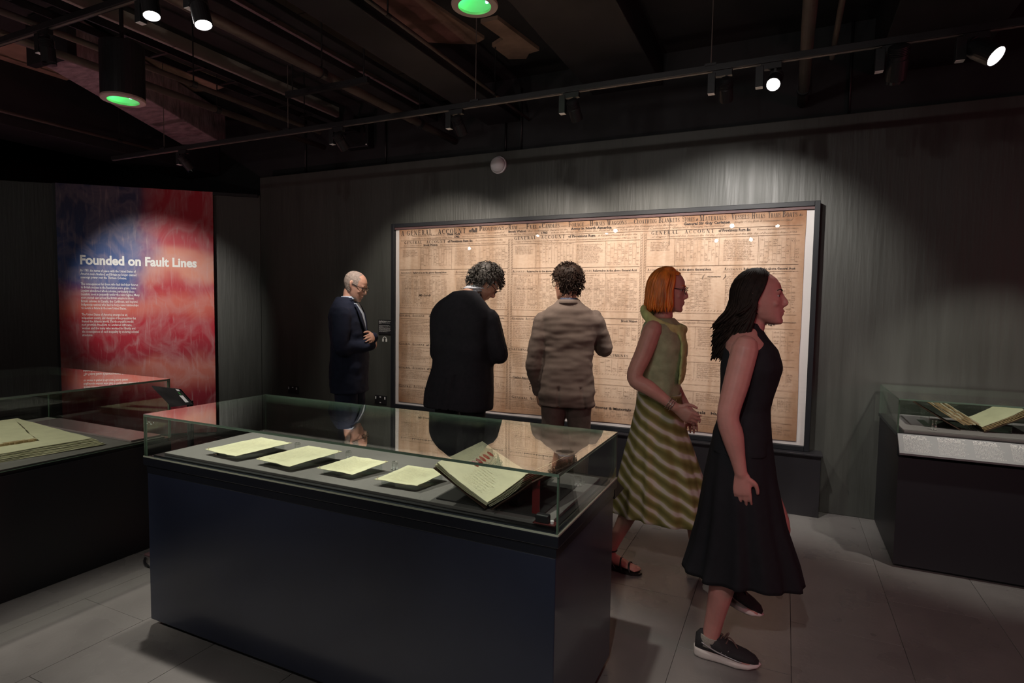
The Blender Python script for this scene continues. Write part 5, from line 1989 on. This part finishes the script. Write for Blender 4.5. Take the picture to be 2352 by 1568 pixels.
vw = lambda z: .075 * max(0, (z - 1.18) / .30)
o = v_strip(1.18, 1.50, lambda z: -vw(z), vw, .010).build('shirt_front', SHB, m1, smooth=True, local=True)
for sg in (-1, 1):
    o = v_strip(1.16, 1.49, lambda z: sg * vw(z), lambda z: sg * (vw(z) + .055 * max(0, min(1, (z - 1.16) / .18)) - .03 * max(0, (z - 1.40) / .09)), .016).build('lapel', NAVYC, m1, smooth=True, local=True)
    q = o.modifiers.new('solid', 'SOLIDIFY')
    q.thickness = .006

# --- heavy man in black suit, head bowed to the right
SECB = [(.755, -.02, .255, .195), (.86, -.01, .258, .20), (.98, .02, .245, .205), (1.10, .03, .232, .19), (1.22, .015, .236, .175), (1.34, -.01, .248, .170), (1.42, -.03, .250, .158), (1.475, -.045, .225, .138), (1.525, -.05, .175, .115), (1.565, -.045, .122, .092), (1.595, -.035, .082, .074)]


def bendB(z):
    return (.05 * max(0, z - 1.0), .0 + .10 * max(0, z - 1.2) ** 1.2)


def hair2(root, H, hm):
    rg = random.Random(5)

    def keep(p):
        return not (p.y > .035 and p.z < .055) and p.z > -.10 and not (p.y > .0 and p.z < -.0)
    hair_shell(H, keep, lambda p: .016 + .01 * max(0, p.z * 6), .010, 45).build('hair', hm, root, smooth=True, local=True)
    mb = MB()
    curls(mb, H, keep, 620, .05, .0030, rg, .024, .010)
    mb.build('curly_locks', hm, root, smooth=True, local=True)


def ventB(c):
    if c.y > -.05 or c.z > 1.0:
        return 0
    x0 = .045 + (c.z - .8) * .12
    return -.012 * math.exp(-((c.x - x0) / .008) ** 2) - .008 * math.exp(-((c.x - x0 + .07) / .012) ** 2) * (c.z < .98)


J2 = dict(neck=(.05, .035, 1.565), shR=(.235, .02, 1.405), elR=(.285, .09, 1.14), wrR=(.06, .33, 1.15), shL=(-.195, .02, 1.405), elL=(-.235, .08, 1.11), wrL=(-.02, .32, 1.16),
          hipR=(.11, 0, .88), knR=(.12, .01, .48), anR=(.13, -.02, .085), hipL=(-.11, 0, .88), knL=(-.12, .02, .48), anL=(-.13, .02, .085), toeR=-.2, toeL=.25)
suit_man('heavy man in black suit with curly greying hair, head bowed, seen from behind', (-2.15, 3.70, 0), R(-3), BLKC, BLKC, None, SALTH, SK2, SHW, J2,
         ((.115, .15, 1.665), R(-52), R(-46), R(0), 1.04), SECB, bendB, hair2, GLD, False, 4.0,
         dict(R=((-.8, .5, .1), (0, 0, -1), -1, (.4, .5, .3)), L=((.8, .5, .1), (0, 0, -1), 1, (.4, .5, .3))), ventB, .014, (5, 3.5), 1.08, .055)

# --- man in taupe linen suit, right hand to his chin, left arm hanging
SECT = [(.775, -.01, .205, .15), (.87, -.01, .207, .152), (.97, .0, .195, .145), (1.09, .0, .183, .132), (1.19, .0, .19, .128), (1.31, -.005, .208, .132), (1.40, -.012, .218, .126), (1.445, -.018, .20, .11), (1.485, -.022, .155, .095), (1.52, -.022, .105, .08), (1.55, -.02, .075, .068)]


def hair3(root, H, hm):
    rg = random.Random(9)

    def keep(p):
        return not (p.y > .045 and p.z < .05) and p.z > -.075 + max(0, p.y) and not (p.y > .0 and p.z < .02)
    hair_shell(H, keep, lambda p: .014 + .016 * max(0, p.z * 8), .007, 50).build('hair', hm, root, smooth=True, local=True)
    mb = MB()
    curls(mb, H, keep, 580, .032, .0030, rg, .026, .010)
    mb.build('curly_locks', hm, root, smooth=True, local=True)


def ventT(c):
    if c.y > -.03 or c.z > .93:
        return 0
    return -.014 * math.exp(-((c.x + .06) / .007) ** 2) - .012 * math.exp(-((c.x - .13 + (c.z - .8) * .25) / .008) ** 2)


J3 = dict(neck=(0, -.012, 1.52), shR=(.192, -.01, 1.41), elR=(.275, .10, 1.185), wrR=(.06, .24, 1.40), shL=(-.188, -.015, 1.39), elL=(-.245, -.03, 1.10), wrL=(-.215, .06, .862),
          hipR=(.09, 0, .90), knR=(.10, .01, .49), anR=(.105, -.02, .085), hipL=(-.09, 0, .90), knL=(-.10, .02, .49), anL=(-.105, .02, .085), toeR=-.15, toeL=.2)
r3, H3, j3 = suit_man('man in taupe linen suit with dark curly hair, left arm hanging, back to camera', (-1.435, 4.03, 0), R(20), TANC, TANT, None, BROWNH, SK3, SHD, J3,
         ((-.012, .015, 1.668), R(42), R(-6), 0, 1.02), SECT, lambda z: (0, .02 * max(0, z - 1.2)), hair3, GLR, True, 7.0,
         dict(R=((-.4, -.05, .9), (-.4, -.9, 0), 1, (.5, .6, .4)), L=((.10, .12, -1), (1, .1, .1), -1, (.45, .5, .4))), ventT, .011, (5, 15))
bt_ = MB()
for k in range(4):
    p = Vector((-.272, .015 + .004 * k, .885 + .018 * k))
    bt_.ell(p, (.004, .006, .006), n=8)
bt_.build('cuff_buttons', mat('horn_button', (.12, .08, .06), .4), j3, local=True)


# --- women walking to the right
def woman(label, loc, rotz, skm, J, headp, arms, legr, hands, scale=.93):
    root = thing('person', label, 'person', loc, rotz)
    H = head_at(*headp)
    b = MB()
    head_prims(b, H, J['neck'], .046, True)
    torso_rings(b, [(.86, 0, .155, .11), (.95, 0, .15, .105), (1.08, .005, .115, .085), (1.2, .01, .135, .1), (1.28, .008, .15, .105), (1.36, -.005, .155, .085), (1.40, -.012, .10, .062), (1.43, -.012, .06, .05)], J.get('bend', lambda z: (0, 0)))
    for k in 'RL':
        S, E, Wr = J['sh' + k], J['el' + k], J['wr' + k]
        limb(b, arm_path(S, E, Wr), arms)
        hp_, kn, an = J['hip' + k], J['kn' + k], J['an' + k]
        limb(b, [hp_, mid(hp_, kn, .5), kn, mid(kn, an, .3), mid(kn, an, .75), an], legr)
        h = J.get('toe' + k, 0.0)
        p = J.get('pitch' + k, 0.0)
        F = Matrix.Translation(an) @ Matrix.Rotation(h, 4, 'Z') @ Matrix.Rotation(p, 4, 'X')
        b.tube([F @ Vector((0, -.035, -.045)), F @ Vector((0, .0, -.04)), F @ Vector((0, .06, -.045)), F @ Vector((0, .12, -.058)), F @ Vector((0, .155, -.062))], [(.026, .03), (.030, .036), (.034, .027), (.038, .016), (.034, .012)], n=12)
        for i, (x, y) in enumerate(((-.022, .175), (-.009, .180), (.004, .176), (.015, .168), (.026, .157))):
            sx_ = x if k == 'R' else -x
            b.tube([F @ Vector((sx_, .13, -.060)), F @ Vector((sx_ * 1.08, y - .01, -.064)), F @ Vector((sx_ * 1.08, y, -.067))], [.011 if i == 0 else .008, .0105 if i == 0 else .0075, .008 if i == 0 else .006], n=7)
        d, pn, sd, cu = hands[k]
        hand_prims(b, Wr, d, pn, sd, cu, .92)
    me = fuse(b, .0052, 2, .5)
    warp(me, face_warp(H))
    part(me, 'body', skm, root)
    return root, H


def skirt(root, name, m, secs, folds, amp, bend, seed, n=96, parent=None):
    rg = []
    zs = [s[0] for s in secs]
    for z in np.linspace(zs[0], zs[-1], 40):
        yc, rx, ry = (float(np.interp(z, zs, [s[i] for s in secs])) for i in (1, 2, 3))
        f = float(np.interp(z, [zs[0], zs[-1]], [1, 0]))
        bx, by = bend(z)
        ring = []
        for k in range(n):
            q = 2 * math.pi * k / n
            w = 1 + amp * f * (math.sin(q * folds + seed + 2 * math.sin(q * 2)) + .5 * math.sin(q * folds * 1.7 + seed * 2))
            ring.append(Vector((bx + rx * w * math.cos(q), by + yc + ry * w * math.sin(q), z + .008 * f * math.sin(q * 3 + seed))))
        rg.append(ring)
    mb = MB()
    mb.rings(rg, False)
    o = mb.build(name, m, parent or root, smooth=True, local=True)
    s = o.modifiers.new('solid', 'SOLIDIFY')
    s.thickness = .004
    return o


def long_hair(root, H, m, ends, N, seed, face=.045, r=.007, flare=.0, back=.0, sweep=.0):
    """strands combed from the parting over the skull, then hanging"""
    rg = random.Random(seed)

    def keep(p):
        return p.y < face - .01 and not (p.y > .0 and p.z < .085)
    hair_shell(H, keep, .009, .003, 30).build('hair', m, root, smooth=True, local=True)
    mb = MB()
    Hl = H.to_translation()
    for i in range(N):
        az = rg.uniform(-1, 1) * math.pi * (.66 + .5 * sweep) - math.pi / 2          # centred on the back of the head
        c, s = math.cos(az), math.sin(az)
        lift = rg.uniform(.005, .013)
        pts = []
        dv = az + math.pi / 2
        for f in (.12, .35, .6, .85, 1.05):
            th = f * math.pi / 2
            az2 = -math.pi / 2 + dv * (1 - sweep * f * min(1, abs(dv) / 1.6))
            c, s = math.cos(az2), math.sin(az2)
            p = Vector(((.0745 + lift) * math.sin(th) * c, -.006 + (.1 + lift) * math.sin(th) * s, .008 + (.112 + lift) * math.cos(th)))
            pts.append(H @ p)
        e = pts[-1]
        zend = ends(c, s) + rg.uniform(-.055, .03) * (2 if back else .5)
        dz = e.z - zend
        if dz > .02:
            o = H.to_3x3() @ Vector((c, s, 0))
            for g in (.4, .75, 1.0):
                q = e + Vector((o.x * flare * g, o.y * flare * g - back * g * g, -dz * g)) + Vector((rg.uniform(-.006, .006), rg.uniform(-.006, .006), 0)) * g
                pts.append(q)
        rr = [r * .8] + [r] * (len(pts) - 2) + [r * .3]
        mb.tube(pts, rr, n=5, sub=2, rnd=False)
    mb.build('hair_strands', m, root, smooth=True, local=True)


SKW1, SKW2 = skin('flushed_skin', (.47, .215, .185)), skin('rosy_skin', (.50, .25, .20))
DARKH = mat('dark_straight_hair', (.016, .010, .008), .65, var=.5, scale=50, spec=.15)
ORANGEH = mat('bright_orange_hair', (.62, .16, .015), .45, var=.5, scale=40, stretch=(1, 1, .2))
DRESS = cloth('black_dress_cloth', (.012, .012, .015), bump=.2)

# woman in black
def bend1(z):
    return (0, .03 * max(0, z - .9))


JW1 = dict(neck=(0, .02, 1.405), bend=bend1, shR=(.165, .015, 1.345), elR=(.20, -.035, 1.075), wrR=(.185, .02, .845), shL=(-.165, .015, 1.345), elL=(-.20, -.03, 1.08), wrL=(-.17, .0, .85),
           hipR=(.08, 0, .86), knR=(.088, -.02, .48), anR=(.085, -.085, .088), hipL=(-.08, 0, .86), knL=(-.085, .15, .55), anL=(-.08, -.06, .285), toeR=.03, toeL=0, pitchR=0, pitchL=R(-18))
w1, HW1 = woman('woman in black sleeveless dress and trainers with long dark hair walking past', (-.15, 2.655, 0), R(-92), SKW1, JW1, ((0, .045, 1.545), R(0), R(2), 0, .95),
                [.052, .050, .043, .043, .030, .025], [.070, .073, .055, .056, .040, .036], dict(R=((0, .1, -1), (-1, 0, 0), 1, (.25, .3, .2)), L=((0, .2, -1), (1, 0, 0), -1, (.25, .3, .2))))
eyes_mesh(HW1, w1).build('eyebrows', DARKH, w1, local=True)
long_hair(w1, HW1, DARKH, lambda c, s: 1.385 if s < -.2 else 1.42, 420, 3, .05, .0062, .012, .06, .34)
dm_ = MB()
torso_rings(dm_, [(.90, 0, .168, .122), (.98, .0, .158, .115), (1.08, .005, .128, .098), (1.18, .012, .142, .112), (1.26, .016, .158, .122), (1.33, .006, .146, .108), (1.385, -.01, .108, .078), (1.42, -.01, .068, .060), (1.445, -.008, .056, .056)], bend1)
me = fuse(dm_, .007, 4, .5)
warp(me, fold(.004, 12, 10, 2))
part(me, 'dress_bodice', DRESS, w1)
skirt(w1, 'dress_skirt', DRESS, [(.365, .02, .20, .235), (.45, .02, .19, .215), (.6, .01, .18, .175), (.78, .0, .176, .145), (.92, 0, .17, .124), (.98, 0, .155, .114)], 9, .07, bend1, 1.0)
SHU, SHS, SHL_ = mat('black_knit_upper', (.018, .017, .019), .8, bump=.4, bscale=300), mat('white_foam_sole', (.62, .56, .53), .6), mat('brown_laces', (.12, .07, .06), .8)
SOCK = mat('grey_sock', (.30, .28, .24), .9, bump=.5, bscale=200)
for k in 'RL':
    u, F = shoe('trainer', w1, Vector(JW1['an' + k]), JW1['toe' + k], JW1['pitch' + k], .262, .044, SHU, SHS, SHL_, sole_h=.019, sneaker=True)
    so = MB()
    for s in (-1, 1):
        so.tube([F @ Vector((s * .038, -.03, -.012)), F @ Vector((s * .041, .02, -.032)), F @ Vector((s * .043, .08, -.046)), F @ Vector((s * .044, .13, -.054))], [.003, .0028, .0025, .002], n=6)
        for y in (.045, .065):
            so.tube([F @ Vector((s * .041, y, -.040)), F @ Vector((s * .038, y + .012, -.022))], [.0018, .0018], n=5)
    so.build('side_stripe', mat('silver_stripe', (.35, .34, .35), .3, .5), u, smooth=True, local=True)
    sk = MB()
    sk.tube([F @ Vector((0, -.004, -.03)), F @ Vector((0, -.004, -.005)), F @ Vector((0, -.002, .012))], [(.040, .046), (.040, .046), (.037, .043)], n=16, rnd=False)
    sk.build('ankle_sock', SOCK, w1, smooth=True, local=True)

# woman in green with striped skirt
def stripes():
    m, nt, N, L, P = nodes('striped_skirt_cloth')
    tc = N.new('ShaderNodeTexCoord')
    mp = N.new('ShaderNodeMapping')
    mp.inputs['Rotation'].default_value = (R(32), 0, 0)
    L.new(tc.outputs['Object'], mp.inputs[0])
    wv = N.new('ShaderNodeTexWave')
    wv.bands_direction = 'Z'
    wv.inputs['Scale'].default_value = 5.2
    wv.inputs['Distortion'].default_value = 1.5
    wv.inputs['Detail'].default_value = 1.0
    wv.inputs['Detail Scale'].default_value = 2.0
    L.new(mp.outputs[0], wv.inputs['Vector'])
    rp = N.new('ShaderNodeValToRGB')
    e = rp.color_ramp.elements
    e[0].position, e[0].color = 0.0, (.13, .115, .025, 1)
    e[1].position, e[1].color = .92, (.52, .46, .40, 1)
    x = e.new(.55)
    x.color = (.24, .21, .07, 1)
    x = e.new(.75)
    x.color = (.33, .30, .15, 1)
    L.new(wv.outputs['Fac'], rp.inputs[0])
    L.new(rp.outputs[0], P.inputs['Base Color'])
    P.inputs['Roughness'].default_value = .8
    return m


def bend2(z):
    return (0, .02 * max(0, z - .9))


JW2 = dict(neck=(0, .012, 1.455), bend=lambda z: (0, .02 * max(0, z - .9)), shR=(.165, .0, 1.385), elR=(.215, -.075, 1.13), wrR=(.175, .135, .985), shL=(-.165, 0, 1.385), elL=(-.2, -.02, 1.12), wrL=(-.17, .12, .93),
           hipR=(.08, -.01, .88), knR=(.085, -.06, .50), anR=(.06, -.24, .10), hipL=(-.08, 0, .88), knL=(-.085, .17, .53), anL=(-.08, .22, .12), toeR=.06, toeL=0, pitchR=R(-4), pitchL=R(8))
w2, HW2 = woman('woman with bright orange hair in pale green top and striped skirt walking past', (-.62, 3.26, 0), R(-94), SKW2, JW2, ((0, .03, 1.595), R(6), R(-6), 0, .96),
                [.05, .047, .041, .040, .029, .025], [.066, .068, .053, .052, .037, .033], dict(R=((-.1, .8, -.5), (-1, .1, 0), 1, (.35, .4, .3)), L=((0, .3, -1), (1, 0, 0), -1, (.3, .3, .2))))
eyes_mesh(HW2, w2).build('eyebrows', ORANGEH, w2, local=True)
long_hair(w2, HW2, ORANGEH, lambda c, s: 1.50, 320, 8, .065, .007, .006, .0, .10)
glasses(w2, HW2, GLD, True)
TOPG = cloth('pale_green_top_cloth', (.36, .40, .24), var=.25, scale=12, bump=.3)
tm_ = MB()
torso_rings(tm_, [(.97, 0, .140, .104), (1.01, .0, .140, .104), (1.1, .005, .132, .10), (1.2, .012, .146, .116), (1.29, .012, .162, .122), (1.36, .004, .172, .108), (1.41, -.006, .15, .088), (1.445, -.01, .09, .066)], bend2)
me = fuse(tm_, .007, 4, .5)
warp(me, fold(.007, 10, 14, 5))
part(me, 'green_top', TOPG, w2)
# pale scarf collar slanting over the shoulders
sf = MB()
ring = []
for k in range(25):
    q = 2 * math.pi * k / 24
    ring.append((.125 * math.cos(q), .012 + .105 * math.sin(q), 1.435 - .055 * math.sin(q) - .02 * math.cos(q) ** 2))
sf.tube(ring, [(.03, .020)] * 25, side=(0, 0, 1), n=10, sub=2, rnd=False)
sf.tube([(.02, .11, 1.40), (.03, .135, 1.30), (.04, .135, 1.18), (.03, .125, 1.10)], [(.05, .012), (.06, .014), (.06, .012), (.05, .01)], n=12)
me = fuse(sf, .007, 3, .5)
warp(me, fold(.006, 18, 18, 9))
part(me, 'yellow_green_scarf', cloth('yellow_green_scarf_cloth', (.52, .54, .22), var=.2, scale=18), w2)
skirt(w2, 'striped_skirt', stripes(), [(.36, .03, .235, .27), (.5, .025, .22, .245), (.7, .01, .19, .19), (.86, .0, .172, .14), (.97, 0, .16, .12), (1.03, 0, .150, .116)], 11, .05, bend2, 2.0)
bc = MB()
E2, W2_ = Vector(JW2['elR']), Vector(JW2['wrR'])
d2 = (W2_ - E2).normalized()
s2 = d2.orthogonal().normalized()
u2 = d2.cross(s2)
for g in range(3):
    p = W2_ - d2 * (.02 + .012 * g)
    bc.tube([p + s2 * .033 * math.cos(2 * math.pi * k / 16) + u2 * .033 * math.sin(2 * math.pi * k / 16) for k in range(17)], [.0022] * 17, n=6, sub=1, rnd=False)
bc.build('silver_bangles', mat('silver', (.7, .68, .62), .2, 1.0), w2, smooth=True, local=True)
SAND = mat('black_sandal_leather', (.015, .013, .013), .4)
for k in 'RL':
    F = Matrix.Translation(JW2['an' + k]) @ Matrix.Rotation(JW2['toe' + k], 4, 'Z') @ Matrix.Rotation(JW2['pitch' + k], 4, 'X')
    sl = MB()
    outline = [(-.07, .0), (-.06, .024), (-.03, .032), (.03, .032), (.1, .042), (.15, .043), (.185, .028), (.196, 0)]
    pl_ = [(x, y) for y, x in outline] + [(-x, y) for y, x in outline[-2:0:-1]]
    sl.rings([[F @ Vector((x, y, z)) for x, y in pl_] for z in (-.093, -.090, -.078, -.075)])
    s_ = sl.build('sandal', SAND, w2, local=True)
    for nm, y, hgt, rx in (('toe_strap', .135, .03, .045), ('instep_strap', .085, .045, .042), ('ankle_strap', -.01, .105, .040)):
        sb = MB()
        pts = []
        if nm == 'ankle_strap':
            for q in range(17):
                a = 2 * math.pi * q / 16
                pts.append(F @ Vector((.041 * math.cos(a), -.004 + .045 * math.sin(a), .012)))
        else:
            for q in range(9):
                a = math.pi * q / 8
                pts.append(F @ Vector((rx * math.cos(a), y - .015 * math.sin(a), -.078 + (hgt + .012) * math.sin(a))))
        sb.tube(pts, [(.0055, .003)] * len(pts), side=(0, 1, 0) if nm != 'ankle_strap' else (0, 0, 1), n=6, sub=2, rnd=False)
        sb.build(nm, SAND, s_, smooth=True, local=True)
    sb = MB()
    for sgn in (-1, 1):
        sb.tube([F @ Vector((sgn * .036, .05, -.078)), F @ Vector((sgn * .04, .02, -.03)), F @ Vector((sgn * .04, -.005, .012))], [(.005, .003)] * 3, n=6)
    sb.build('side_strap', SAND, s_, smooth=True, local=True)
